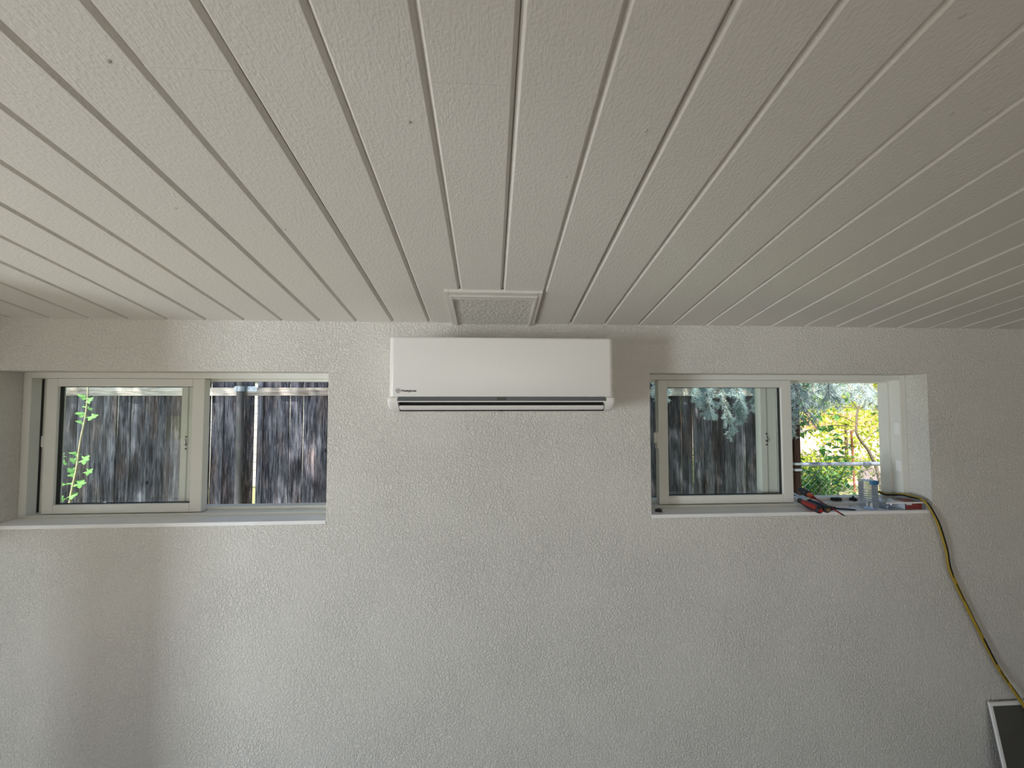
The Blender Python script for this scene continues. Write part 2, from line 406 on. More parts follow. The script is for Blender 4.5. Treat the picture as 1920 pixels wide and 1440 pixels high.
def smooth_path(pts, sub=8):
    pts = [Vector(p) for p in pts]; out = []
    for i in range(len(pts) - 1):
        p0 = pts[max(i - 1, 0)]; p1 = pts[i]; p2 = pts[i + 1]; p3 = pts[min(i + 2, len(pts) - 1)]
        for k in range(sub):
            t = k / sub
            out.append(0.5 * ((2 * p1) + (p2 - p0) * t + (2 * p0 - 5 * p1 + 4 * p2 - p3) * t * t + (3 * p1 - p0 - 3 * p2 + p3) * t ** 3))
    out.append(pts[-1]); return out

# ------------------------------------------------------------------ the room
XL, XR, YB = -2.05, 3.30, -3.30          # left wall, right wall, back wall
WIN_Z0, WIN_Z1 = 1.268, 1.857
WIN = [(-1.888, -0.648), (0.665, 1.905)]
WALL_T = 0.165

def wall_with_holes(name, axis, pos0, pos1, u0, u1, holes, ztop, m):
    """slab between pos0 and pos1 along `axis` ('Y' or 'X'), u across; holes (u0,u1,z0,z1); ztop(u)"""
    us = sorted({u0, u1, *[h[0] for h in holes], *[h[1] for h in holes]})
    zs = sorted({0.0, *[h[2] for h in holes], *[h[3] for h in holes]})
    bm = bmesh.new()
    def P(u, p, z): return (u, p, z) if axis == 'Y' else (p, u, z)
    def inside(um, zm): return any(h[0] < um < h[1] and h[2] < zm < h[3] for h in holes)
    def quad(a): bm.faces.new([bm.verts.new(v) for v in a])
    for a, b in zip(us, us[1:]):
        lv = zs + [None]
        for i in range(len(lv) - 1):
            za = lv[i]; zb = lv[i + 1]
            zba, zbb = (ztop(a), ztop(b)) if zb is None else (zb, zb)
            if inside((a + b) / 2, (za + (zb if zb is not None else za + .01)) / 2): continue
            for p in (pos0, pos1): quad((P(a, p, za), P(b, p, za), P(b, p, zbb), P(a, p, zba)))
    for h in holes:
        a, b, c, d = h
        for s in (((a, c), (b, c)), ((b, c), (b, d)), ((b, d), (a, d)), ((a, d), (a, c))):
            (ua, za), (ub, zb) = s
            quad((P(ua, pos0, za), P(ub, pos0, zb), P(ub, pos1, zb), P(ua, pos1, za)))
    for s in (((u0, 0.), (u0, ztop(u0))), ((u1, 0.), (u1, ztop(u1)))):
        (ua, za), (ub, zb) = s
        quad((P(ua, pos0, za), P(ub, pos0, zb), P(ub, pos1, zb), P(ua, pos1, za)))
    quad((P(u0, pos0, ztop(u0)), P(u1, pos0, ztop(u1)), P(u1, pos1, ztop(u1)), P(u0, pos1, ztop(u0))))
    bmesh.ops.remove_doubles(bm, verts=bm.verts, dist=1e-5)
    bmesh.ops.recalc_face_normals(bm, faces=bm.faces)
    return tag(new_obj(name, bm, m), kind='structure')

def ceil_z(y): return ZC + SL * (D - y)
wall_front = wall_with_holes('wall_front', 'Y', D, D + WALL_T, XL - .12, XR + .12,
                [(a, b, WIN_Z0, WIN_Z1) for a, b in WIN], lambda u: ZC + 0.03, M_WALL)
# left wall: unseen door and corner openings shaped to cast the shade band; back wall: opening added for fill; right wall solid
wall_with_holes('wall_left', 'X', XL - .12, XL, YB, D, [(-0.55, 0.82, 0.04, 2.02), (1.05, 1.50, 0.04, 1.20), (1.10, 1.50, 1.40, 1.92)], lambda u: ceil_z(u), M_WALL)
tag(new_obj('window_3', BX(XL - .07, XL - .066, 1.10, 1.50, 1.40, 1.92), leaf_material('translucent_white_diffuser', (.85, .85, .84), (.9, .9, .88), .75)), kind='structure')  # sheet added to hide the door lamp from the sash reflection
tag(new_obj('window_4', BX(XL - .07, XL - .066, 1.05, 1.50, 0.04, 1.20), film_material('grey_dimming_film', (.60, .61, .61))), kind='structure')  # pane added to dim the lamp light on the wall's left end
wall_with_holes('wall_right', 'X', XR, XR + .12, YB, D, [], lambda u: ceil_z(u), M_WALL)
wall_with_holes('wall_back', 'Y', YB - .12, YB, XL - .12, XR + .12, [(-1.2, 1.6, 0.04, 2.1)], lambda u: ceil_z(YB), M_WALL)
tag(new_obj('floor', BX(XL - .12, XR + .12, YB - .12, D + WALL_T, -.10, 0.0), M_FLOOR), kind='structure')

# ceiling: roof deck above, tongue-and-groove boards below
bm = bmesh.new()
v = [bm.verts.new(p) for p in ((XL - .6, D + .32, ceil_z(D + .32) + .035), (XR + .6, D + .32, ceil_z(D + .32) + .035), (XR + .6, YB - .5, ceil_z(YB - .5) + .035), (XL - .6, YB - .5, ceil_z(YB - .5) + .035))]  # unseen left overhang added to keep sun off the side openings
w = [bm.verts.new(p.co + Vector((0, 0, .12))) for p in v]
bm.faces.new(v[::-1]); bm.faces.new(w)
for k in range(4): bm.faces.new((v[k], v[(k + 1) % 4], w[(k + 1) % 4], w[k]))
bmesh.ops.recalc_face_normals(bm, faces=bm.faces)
ceiling = tag(new_obj('ceiling', bm, M_PLANK), kind='structure')
PITCH = 0.145; G0 = -1.8448
CH, CD = 0.0083, 0.0098
def plank_mesh(name, ya, yb):
    bm = bmesh.new()
    x0, x1 = 0.0002, PITCH - 0.0002
    sec = [(x0, .034), (x0, CD), (x0 + CH * .85, .0006), (x0 + CH, 0), (x1 - CH, 0), (x1 - CH * .85, .0006), (x1, CD), (x1, .034)]
    ra = [bm.verts.new((x, ya, z + SL * (D - ya))) for x, z in sec]
    rb = [bm.verts.new((x, yb, z + SL * (D - yb))) for x, z in sec]
    n = len(sec)
    for k in range(n): bm.faces.new((ra[k], ra[(k + 1) % n], rb[(k + 1) % n], rb[k]))
    bm.faces.new(ra[::-1]); bm.faces.new(rb)
    bmesh.ops.recalc_face_normals(bm, faces=bm.faces)
    me = bpy.data.meshes.new(name); bm.to_mesh(me); bm.free(); me.materials.append(M_PLANK); return me
LUMPS = [(-0.147, 0.677), (0.16, 0.79), (0.287, 0.676), (0.617, 0.875), (0.8, 0.999), (0.66, 0.481), (0.821, 0.619), (0.872, 0.608), (1.096, 0.885), (1.095, 1.042), (-0.735, 0.92), (-0.523, 0.989), (0.715, 1.268), (-0.58, 0.596)]
rngp = random.Random(3)
full = plank_mesh('plank', D, YB)
joints = {9: 0.602, 12: 0.606, 3: -0.2, 17: -0.75, 22: 0.1}
i = -2
while G0 + PITCH * i < XR:
    x = G0 + PITCH * i
    spans = [full] if i not in joints else [plank_mesh('plank', D, joints[i] + .0001), plank_mesh('plank', joints[i] - .0001, YB)]
    for j, me in enumerate(spans):
        o = bpy.data.objects.new('plank', me); COL.objects.link(o); o.parent = ceiling
        o.location = (x + rngp.uniform(-.0007, .0007), 0, ZC + rngp.uniform(0, .0012))
    i += 1

# lumps and nail pops in the ceiling paint
lb = bmesh.new(); bmesh.ops.create_uvsphere(lb, u_segments=10, v_segments=6, radius=1); lump = bpy.data.meshes.new('paint_lump'); lb.to_mesh(lump); lb.free(); lump.materials.append(M_PLANK)
for k, (x, y) in enumerate(LUMPS):
    o = bpy.data.objects.new('paint_lump', lump); COL.objects.link(o); o.parent = ceiling
    o.location = (x, y, ceil_z(y) + .0004); o.scale = (.0028, .0045 if k % 3 else .003, .0016); o.rotation_euler = (-.2062, 0, .1 * k)

# painted-over hatch panel in the ceiling above the unit
hatch = thing('access_hatch', (0.01, 1.43, ceil_z(1.43)), 'square painted ceiling hatch with moulded trim above the air conditioner', 'hatch')
def on_ceiling(bm):
    for q in bm.verts: q.co.z += ceil_z(q.co.y)
    return bm
M_HATCH = mat('thick_textured_hatch_paint', (0.62, 0.60, 0.56), 0.38, bump=0.9, bump_scale=75, bump_dist=0.006, spec=0.5)
def trim_strip(x0, x1, y0, y1, t, y1b=None):
    return on_ceiling(BX(x0, x1, y0, y1, -t, .004, bev=.0012))
new_obj('panel', on_ceiling(BX(-.137, .159, 1.335, D - .001, -.004, .003)), M_HATCH, hatch)
for nm, a in (('trim_strip', (-.157, -.142, 1.288, D - .001, .008)), ('trim_strip', (.163, .178, 1.288, D - .001, .008)), ('trim_strip', (-.142, .163, 1.288, 1.312, .008)),
              ('inner_bead', (-.142, -.133, 1.312, D - .001, .011)), ('inner_bead', (.154, .163, 1.312, D - .001, .011)), ('inner_bead', (-.133, .154, 1.312, 1.336, .011))):
    new_obj(nm, trim_strip(*a), M_PLANK, hatch)

# ------------------------------------------------------------------ windows
FY0, FY1 = 1.655, 1.745
def frame_bars(bm, x0, x1, z0, z1, y0, y1, wl, wr, wb, wt, bev=.002):
    box(bm, x0, x0 + wl, y0, y1, z0, z1, bev=bev); box(bm, x1 - wr, x1, y0, y1, z0, z1, bev=bev)
    box(bm, x0 + wl, x1 - wr, y0, y1, z0, z0 + wb, bev=bev); box(bm, x0 + wl, x1 - wr, y0, y1, z1 - wt, z1, bev=bev)
def make_window(n, x0, x1):
    root = bpy.data.objects.new(f'window_{n}', None); COL.objects.link(root); root.location = (x0, FY0, WIN_Z0)
    tag(root, kind='structure')
    z0, z1 = WIN_Z0 + .001, WIN_Z1
    bm = bmesh.new()
    # outer frame: wide at the outside track, with an inner lip
    frame_bars(bm, x0 + .0005, x1 - .0005, z0, z1, FY0, FY1, .030, .030, .012, .024)
    frame_bars(bm, x0 + .030, x1 - .030, z0 + .012, z1 - .024, 1.700, FY1, .014, .012, .012, .010, .001)
    new_obj('frame', bm, M_VINYL, root)
    # fixed light on the outer track (left half)
    f = new_obj('fixed_light_stile', BX(x0 + .578, x0 + .654, 1.702, 1.738, z0 + .02, z1 - .03, bev=.002), M_VINYL, root)
    new_obj('groove_shade', BX(x0 + .604, x0 + .609, 1.7005, 1.704, z0 + .024, z1 - .034), mat('vinyl_shadow_groove', (0.45, 0.46, 0.43), .5), f)  # proud grey strip, its colour standing in for a groove's shade
    bm = bmesh.new()
    for dz in (0.0, .018, .05):
        box(bm, x0 + .600, x0 + .606, 1.698, 1.703, 1.535 + dz, 1.541 + dz)
    tube(bm, [(x0 + .603, 1.697, 1.550), (x0 + .607, 1.695, 1.562), (x0 + .602, 1.697, 1.580)], .0016, 6)
    new_obj('keeper', bm, M_GASKET, f)
    new_obj('fixed_pane', BX(x0 + .042, x0 + .582, 1.718, 1.722, z0 + .022, z1 - .032), M_GLASS, root)
    # sliding sash on the inner track, pushed to the left
    s0, s1 = x0 + .079, x0 + .697; sz0, sz1 = 1.2835, 1.8325
    bm = bmesh.new(); frame_bars(bm, s0, s1, sz0, sz1, 1.664, 1.697, .043, .047, .036, .033, .0025)
    sash = new_obj('sash', bm, M_VINYL, root)
    bm = bmesh.new(); frame_bars(bm, s0 + .041, s1 - .045, sz0 + .034, sz1 - .031, 1.6745, 1.690, .0035, .0035, .0035, .0035, .0005)
    new_obj('glazing_gasket', bm, M_GASKET, sash)
    new_obj('pane', BX(s0 + .042, s1 - .046, 1.680, 1.684, sz0 + .035, sz1 - .032), M_GLASS, sash)
    bm = bmesh.new()
    box(bm, s0 - .006, s0 + .004, 1.666, 1.690, 1.528, 1.602, bev=.002)
    box(bm, s0 - .018, s0 - .004, 1.668, 1.682, 1.552, 1.598, bev=.004)
    new_obj('latch', bm, M_VINYL, sash)
    new_obj('jamb_gap_shade', BX(x0 + .0295, x0 + .0325, 1.692, 1.699, z0 + .014, z1 - .026), M_GASKET, root)  # dark strip drawn for the shaded gap beside the sash
    # two white stops clipped on the right jamb
    for za, zb in ((1.585, 1.640), (1.416, 1.468)):
        new_obj('jamb_clip', BX(x1 - .036, x1 - .029, 1.657, 1.680, za, zb, bev=.0015), M_TRIM, root)
    return root
for k, (a, b) in enumerate(WIN): make_window(k + 1, a, b)
# painted sills
for k, (a, b) in enumerate(WIN):
    tag(new_obj(f'trim_{k + 1}', BX(a, b, D - .0015, FY0 + .02, WIN_Z0 - .012, WIN_Z0 + .002, bev=.001), M_TRIM), kind='structure')
SILL = WIN_Z0 + .002

# ------------------------------------------------------------------ air conditioner
XC = 0.0455
ac = thing('air_conditioner', (XC, D, 1.699), 'white wall-mounted split air conditioner with grey strip and open louver slot', 'air conditioner')
AL, AR = -0.366, 0.457
# housing behind the panel
bm = bmesh.new()
hp = [(1.566, 1.699), (1.566, 1.966), (1.400, 1.966), (1.386, 1.960), (1.386, 1.752), (1.40, 1.7385), (1.50, 1.7385), (1.50, 1.712), (1.452, 1.7005), (1.50, 1.699)]
extrude_x(bm, hp, [AL + .010, AL + .013, AR - .013, AR - .010], [.004, 0, 0, .004])
new_obj('housing', bm, M_PLASTIC, ac)
# chin end caps
cp = [(1.56, 1.757), (1.378, 1.757), (1.3725, 1.752), (1.3722, 1.742), (1.3765, 1.731), (1.386, 1.720), (1.400, 1.710), (1.420, 1.7030), (1.446, 1.699), (1.56, 1.699)]
for xa, s in ((AL, 1), (AR, -1)):
    bm = bmesh.new()
    xs = [xa, xa + s * .0015, xa + s * .005, xa + s * .011, xa + s * .020, xa + s * .0385]
    extrude_x(bm, cp, xs, [.0105, .0065, .0028, .0006, 0, 0])
    new_obj('end_cap', bm, M_PLASTIC, ac, smooth=True)
x0m, x1m = AL + .0385, AR - .0385
# lips above and below the slot
bm = bmesh.new(); extrude_x(bm, [(1.3722, 1.7415), (1.3722, 1.7375), (1.44, 1.7375), (1.44, 1.7415)], [x0m, x1m]); new_obj('outlet_lip', bm, M_PLASTIC, ac)
bm = bmesh.new(); extrude_x(bm, [(1.416, 1.7035), (1.446, 1.699), (1.50, 1.699), (1.50, 1.7035)], [x0m, x1m]); new_obj('lower_lip', bm, M_PLASTIC, ac)
bm = bmesh.new(); box(bm, x0m + .0005, x1m - .0005, 1.4, 1.498, 1.7045, 1.737); bmesh.ops.reverse_faces(bm, faces=[]); new_obj('air_outlet', bm, M_BLACK, ac)  # solid black block in place of the slot's unlit depth
# grey strip with rounded ends
bm = bmesh.new()
def round_strip(bm, xa, xb, za, zb, y0, y1, r, seg=5):
    pts = [(xa, za), (xb, za)]
    for k in range(seg + 1):
        a = k / seg * PI / 2; pts.append((xb - r + r * math.cos(a), zb - r + r * math.sin(a)))
    for k in range(seg + 1):
        a = PI / 2 + k / seg * PI / 2; pts.append((xa + r + r * math.cos(a), zb - r + r * math.sin(a)))
    A = [bm.verts.new((x, y0, z)) for x, z in pts]; B = [bm.verts.new((x, y1, z)) for x, z in pts]
    bm.faces.new(A); bm.faces.new(B[::-1])
    for k in range(len(pts)): bm.faces.new((A[k], B[k], B[(k + 1) % len(pts)], A[(k + 1) % len(pts)]))
    bmesh.ops.recalc_face_normals(bm, faces=bm.faces)
round_strip(bm, x0m - .002, x1m + .002, 1.7412, 1.7555, 1.3716, 1.40, .010)
strip = new_obj('display_strip', bm, M_STRIP, ac)
new_obj('receiver_window', BX(.023, .056, 1.3708, 1.374, 1.7435, 1.7535), M_STRIPD, strip)
# louver blade
bm = bmesh.new()
lp = [(1.3800, 1.7248), (1.3845, 1.7180), (1.394, 1.711), (1.407, 1.7055), (1.409, 1.7075), (1.397, 1.7132), (1.388, 1.7200), (1.383, 1.7256)]
extrude_x(bm, lp, [x0m + .003, x0m + .006, x1m - .006, x1m - .003], [.002, 0, 0, .002])
louver = new_obj('louver', bm, M_PLASTIC, ac)
new_obj('louver_notch', BX(.031, .049, 1.403, 1.412, 1.7035, 1.7065), M_BLACK, louver)
# front panel with rounded vertical edges
bm = bmesh.new()
pl, pr = -.3605, .4515; rr = .020
sec = [(pl, 1.40)] + [(pl + rr - rr * math.cos(k / 6 * PI / 2), 1.372 + rr - rr * math.sin(k / 6 * PI / 2)) for k in range(7)] + \
      [(pr - rr + rr * math.sin(k / 6 * PI / 2), 1.372 + rr - rr * math.cos(k / 6 * PI / 2)) for k in range(7)] + [(pr, 1.40)]
rings = []
for z, s in ((1.7565, .001), (1.758, 0), (1.962, 0), (1.967, .0012), (1.9695, .004), (1.9705, .009)):
    rings.append([bm.verts.new((XC + (x - XC) * (1 - s / .41), y + (s if y < 1.395 else 0), z)) for x, y in sec])
for A, B in zip(rings, rings[1:]):
    for k in range(len(sec)): bm.faces.new((A[k], A[(k + 1) % len(sec)], B[(k + 1) % len(sec)], B[k]))
bm.faces.new(rings[0][::-1]); bm.faces.new(rings[-1])
bmesh.ops.recalc_face_normals(bm, faces=bm.faces)
panel = new_obj('front_panel', bm, M_PLASTIC, ac, smooth=True)
# maker's mark: ringed emblem and lettering
YF = 1.3718
def flat_line(bm, a, b, w, y0=YF - .0003, y1=YF + .0006):
    a = Vector(a); b = Vector(b); d = (b - a).normalized(); n = Vector((-d.y, d.x)) * w / 2
    p = [a + n, b + n, b - n, a - n]
    A = [bm.verts.new((q.x, y0, q.y)) for q in p]; B = [bm.verts.new((q.x, y1, q.y)) for q in p]
    bm.faces.new(A); bm.faces.new(B[::-1])
    for k in range(4): bm.faces.new((A[k], B[k], B[(k + 1) % 4], A[(k + 1) % 4]))
bm = bmesh.new()
ex, ez, er = -.3262, 1.7777, .0078
N = 32
for k in range(N):
    a0, a1 = 2 * PI * k / N, 2 * PI * (k + 1) / N
    flat_line(bm, (ex + er * math.cos(a0), ez + er * math.sin(a0)), (ex + er * math.cos(a1), ez + er * math.sin(a1)), .0011)
wp = [(-.0048, .0028), (-.0022, -.0022), (0, .0028), (.0022, -.0022), (.0048, .0028)]
for a, b in zip(wp, wp[1:]): flat_line(bm, (ex + a[0], ez + a[1]), (ex + b[0], ez + b[1]), .0012)
for q in (wp[0], wp[2], wp[4]): flat_line(bm, (ex + q[0] - .0009, ez + q[1]), (ex + q[0] + .0009, ez + q[1]), .0018)
flat_line(bm, (ex - .0028, ez - .0046), (ex + .0028, ez - .0046), .0014)
bmesh.ops.recalc_face_normals(bm, faces=bm.faces)
new_obj('emblem', bm, M_INK, panel)
cu = bpy.data.curves.new('lettering', 'FONT'); cu.body = 'Westinghouse'; cu.size = .0105; cu.extrude = .0003; cu.offset = .00024; cu.space_character = 0.92
to = bpy.data.objects.new('lettering_curve', cu); COL.objects.link(to)
dg = bpy.context.evaluated_depsgraph_get(); dg.update()
me = bpy.data.meshes.new_from_object(to.evaluated_get(dg)); bpy.data.objects.remove(to)
bm = bmesh.new(); bm.from_mesh(me)
xs = [q.co.x for q in bm.verts]; sx = .0535 / (max(xs) - min(xs)); xm = min(xs)
for q in bm.verts: q.co = Vector((-.3162 + (q.co.x - xm) * sx, YF - .0001 - q.co.z, 1.7742 + q.co.y))
bmesh.ops.recalc_face_normals(bm, faces=bm.faces)
new_obj('lettering', bm, M_INK, panel)

# ------------------------------------------------------------------ things on the right sill
def screwdriver(label, butt, tip, handle_len, r, shaft_r, m_handle, m_shaft, bands=(), m_tip=None, butt_mat=None, stripe=None):
    butt = Vector(butt); tip = Vector(tip); d = (tip - butt).normalized(); L = (tip - butt).length
    root = thing('screwdriver', butt, label, 'screwdriver')
    fl = lambda a, h: 1 + .06 * math.cos(6 * a) * (1 if .012 < h < handle_len * .7 else 0)
    prof = [(0, 0), (r * .7, .0005), (r * .92, .004), (r, .012), (r * 1.02, handle_len * .35), (r * .92, handle_len * .6), (r * .66, handle_len * .78), (r * .62, handle_len * .88), (r * .72, handle_len * .94), (r * .45, handle_len), (0, handle_len)]
    bm = bmesh.new(); lathe(bm, prof, butt, d, 24, 0, fl)
    if stripe:   # coloured facets along the grip
        q = d.to_track_quat('Z', 'Y').to_matrix()
        for f in bm.faces:
            loc = q.inverted() @ (f.calc_center_median() - butt)
            a = math.degrees(math.atan2(loc.y, loc.x)) % 360
            if stripe(a, loc.z): f.material_index = 1
    hobj = new_obj('handle', bm, m_handle, root, smooth=True)
    for h0, h1, rr_, m_ in bands:
        bm = bmesh.new(); lathe(bm, [(0, h0), (rr_, h0), (rr_ * 1.02, (h0 + h1) / 2), (rr_ * .9, h1), (0, h1)], butt, d, 20); new_obj('collar', bm, m_, root, smooth=True)
    if butt_mat:
        bm = bmesh.new(); lathe(bm, [(0, -.0015), (r * .55, -.001), (r * .6, .003), (0, .003)], butt, d, 20); new_obj('butt_cap', bm, butt_mat, root, smooth=True)
    tl = .018
    bm = bmesh.new(); lathe(bm, [(0, handle_len - .004), (shaft_r, handle_len - .004), (shaft_r, L - tl), (0, L - tl)], butt, d, 14); new_obj('shaft', bm, m_shaft, root, smooth=True)
    bm = bmesh.new(); lathe(bm, [(0, L - tl), (shaft_r * .95, L - tl), (shaft_r * .9, L - tl * .45), (shaft_r * .35, L), (0, L)], butt, d, 12, 0, lambda a, h: 1 - .25 * abs(math.sin(2 * a)) * (h > L - tl * .5)); new_obj('tip', bm, m_tip or m_shaft, root, smooth=True)
    return root
screwdriver('red and black handled screwdriver, butt end over the sill edge', (1.367, 1.530, 1.2855), (1.370, 1.775, 1.312), .118, .0155, .0033,
            [M_GRIP, M_RED], M_CHROME, butt_mat=M_RED, stripe=lambda a, h: (a % 120 < 75) and .008 < h < .085)
screwdriver('black handled screwdriver with brown butt end and lime band', (1.3995, 1.530, 1.287), (1.428, 1.790, 1.309), .112, .0145, .003,
            M_GRIP, M_CHROME, bands=((.113, .121, .006, M_YELLOWBAND),), butt_mat=M_BROWN)
screwdriver('insulated screwdriver with charcoal grip, orange collar and red shaft', (1.4550, 1.742, 1.3225), (1.4430, 1.500, 1.271), .078, .0145, .0032,
            [M_GRIPG], M_RED, bands=((.046, .052, .0147, M_GRIP), (.052, .078, .0105, M_ORANGE), (.078, .090, .0062, M_RED)), m_tip=M_GRIP)
screwdriver('short all-black screwdriver lying along the sill beside the brown-ended one', (1.4180, 1.578, 1.2840), (1.5400, 1.549, 1.2800), .050, .0105, .0038,
            M_GRIP, M_GRIP)
# small black bits
def clip_bit(loc, rz, label, kind, s=1.0):
    root = thing('plastic_clip', loc, label, 'clip')
    c, sn = math.cos(rz), math.sin(rz)
    def T(bm):
        for q in bm.verts:
            x, y = q.co.x * s, q.co.y * s
            q.co = Vector((loc[0] + x * c - y * sn, loc[1] + x * sn + y * c, loc[2] + q.co.z * s))
        return bm
    new_obj('body', T(BX(-.014, .014, -.006, .006, 0, .010, bev=.002)), M_GRIP, root)
    if kind == 'hook': new_obj('tab', T(BX(-.004, .012, -.009, -.005, .003, .016, bev=.0015)), M_GRIP, root)
    if kind == 'knob':
        bm = bmesh.new(); lathe(bm, [(.012, .0), (.012, .008), (.007, .014), (.003, .016), (.003, .021), (0, .021)], (0, 0, 0), seg=14); new_obj('knob', T(bm), M_GRIP, root)
clip_bit((0.713, 1.606, SILL), -.5, 'small black plastic hook on the sill below the latch', 'hook', 1.0)
clip_bit((1.586, 1.690, 1.2813), 0.02, 'flat black plastic clip lying in the window track', 'flat', 1.45)
clip_bit((1.668, 1.690, 1.2813), 0.0, 'black plastic clip with a round knob in the window track', 'knob', 1.0)
def screw(name, p, d, L, label, group=None):
    bm = bmesh.new()
    lathe(bm, [(0, 0), (.0032, 0), (.0014, .003), (.0014, L * .3)] + [(.0012 if k % 2 else .0017, L * (.3 + .06 * k)) for k in range(11)] + [(0, L)], p, d, 8)
    return tag(new_obj('screw', bm, M_CHROME, origin=p), label, 'screw', group)
screw('screw', (1.590, 1.632, SILL + .0036), (1, -.15, -.02), .028, 'loose silver screw on the sill beside the water bottle')
# water bottle
bx_, by_ = 1.657, 1.6075
bottle = thing('water_bottle', (bx_, by_, SILL), 'clear ribbed plastic water bottle with blue label, on the sill', 'bottle')
def rib(h): return .0325 + (.0013 * math.sin((h - .03) / .0095 * 2 * PI) if .030 < h < .115 else 0)
prof = [(0, .006), (.012, .005), (.020, .001), (.028, 0), (.032, .006)] + [(rib(.01 + k * .00237), .01 + k * .00237) for k in range(46)]
prof += [(.0335, .122), (.0345, .128), (.0345, .136), (.0335, .142), (.032, .148), (.029, .158), (.024, .168), (.0175, .178), (.0135, .184), (.0128, .190)]
bm = bmesh.new(); lathe(bm, prof + [(.0125, .1995)], (bx_, by_, SILL), seg=28); new_obj('bottle_shell', bm, M_BOTTLE, bottle, smooth=True)
wpf = [(0, .0065)] + [(max(r - .0009, .001), h + (.0009 if h < .01 else 0)) for r, h in prof[1:] if h < .120] + [(.0325, .121), (0, .121)]
bm = bmesh.new(); lathe(bm, wpf, (bx_, by_, SILL), seg=28); new_obj('water', bm, M_WATER, bottle, smooth=True)
bm = bmesh.new(); lathe(bm, [(.0133, .191), (.0155, .191), (.0155, .1925), (.0133, .1925)], (bx_, by_, SILL), seg=24); new_obj('neck_ring', bm, M_BOTTLE, bottle)
bm = bmesh.new(); lathe(bm, [(.0137, .1935), (.0142, .1935), (.0142, .204), (.013, .2055), (0, .2055)], (bx_, by_, SILL), seg=24); new_obj('cap', bm, M_CLEAR, bottle)
bm = bmesh.new()
A = []; B = []
for k in range(13):
    a = math.radians(-128 + k * 75 / 12); r = .0352
    A.append(bm.verts.new((bx_ + r * math.cos(a), by_ + r * math.sin(a), SILL + .1080))); B.append(bm.verts.new((bx_ + r * math.cos(a), by_ + r * math.sin(a), SILL + .1250)))
for k in range(12): bm.faces.new((A[k], A[k + 1], B[k + 1], B[k]))
new_obj('label_band', bm, M_BLUELABEL, bottle)
# clear box of screws with red label
X0, X1, Y0, Y1, Z0, Z1 = 1.702, 1.884, 1.573, 1.646, SILL, SILL + .031
bxr = thing('screw_box', ((X0 + X1) / 2, (Y0 + Y1) / 2, SILL), 'clear plastic box of screws with a dark red label beside the bottle', 'box')
bm = bmesh.new(); box(bm, X0, X1, Y0, Y1, Z0, Z0 + .0012)
for a in ((X0, X0 + .0012, Y0, Y1), (X1 - .0012, X1, Y0, Y1), (X0 + .0012, X1 - .0012, Y0, Y0 + .0012), (X0 + .0012, X1 - .0012, Y1 - .0012, Y1)): box(bm, *a, Z0 + .0012, Z1)
new_obj('tray', bm, M_CLEAR, bxr)
new_obj('lid', BX(X0 - .001, X1 + .001, Y0 - .001, Y1 + .001, Z1, Z1 + .002), M_CLEAR, bxr)
bm = bmesh.new(); box(bm, X0 - .0013, X1 + .0013, Y0 - .0013, Y0 - .0002, Z1 - .004, Z1 + .002); box(bm, X0 + .085, X0 + .087, Y0 + .002, Y1 - .002, Z0 + .002, Z1 - .001); new_obj('rim', bm, M_WHITELABEL, bxr)
new_obj('paper_label', BX(X0 + .090, X1 - .018, Y0 + .0015, Y0 + .0025, Z0 + .002, Z1 - .004), M_REDLABEL, bxr)
bm = bmesh.new()
v = [bm.verts.new(p) for p in ((X0 + .075, Y0 + .045, Z1 + .0024), (X0 + .105, Y0 + .012, Z1 + .0024), (X1 - .035, Y0 + .012, Z1 + .0024), (X1 - .03, Y0 + .045, Z1 + .0024))]
bm.faces.new(v); new_obj('lid_label', bm, M_REDLABEL, bxr)
new_obj('price_sticker', BX(X0 + .092, X0 + .118, Y0 + .0005, Y0 + .0013, Z1 - .011, Z1 - .004), M_WHITELABEL, bxr)
rs = random.Random(11)
for k in range(16):
    p = Vector((X0 + .022 + rs.uniform(0, .03), Y0 + .010 + rs.uniform(0, .035), SILL + .0052 + .0017 * (k % 7)))
    a = rs.uniform(-.9, .9); d = Vector((math.cos(a), math.sin(a) * .6, rs.uniform(-.02, .04)))
    if p.y + d.y * .03 > Y1 - .003 or p.y + d.y * .03 < Y0 + .003: d.y = -d.y * .3
    screw('screw', p, d, .029, 'silver screw lying inside the clear plastic box', 'screws in the clear box')

# ------------------------------------------------------------------ extension cord
cord_pts = smooth_path([(1.78, 2.10, 0.62), (1.80, 1.90, 1.05), (1.825, 1.775, 1.285), (1.853, 1.705, 1.3025), (1.8635, 1.655, 1.3145), (1.8735, 1.620, 1.3135), (1.876, 1.588, 1.3120),
    (1.874, 1.560, 1.297), (1.888, 1.548, 1.255), (1.906, 1.545, 1.208), (1.9356, 1.547, 1.1104), (1.9535, 1.549, 1.018), (2.0144, 1.549, 0.8796), (2.0761, 1.548, 0.7518),
    (2.1422, 1.545, 0.6175), (2.2093, 1.535, 0.5052), (2.240, 1.520, 0.4384), (2.262, 1.500, 0.370), (2.30, 1.46, 0.26), (2.38, 1.38, 0.06), (2.45, 1.28, 0.0075), (2.62, 1.05, 0.0075), (2.9, .9, .0075)], 10)
bm = bmesh.new(); SEG = 12
tube(bm, cord_pts, .0064, SEG)
for f in bm.faces:          # one black stripe that twists along the yellow jacket
    c_ = f.calc_center_median(); q_ = min(cord_pts, key=lambda p: (p - c_).length); n_ = (c_ - q_).normalized()
    if q_.y > 1.585: vdir = Vector((-.5, -.3, -.8))
    elif q_.z > 1.0: vdir = Vector((.35, -.9, .2))
    else: vdir = Vector((.9, .1, -.4))
    f.material_index = 1 if n_.dot(vdir.normalized()) > .35 else 0
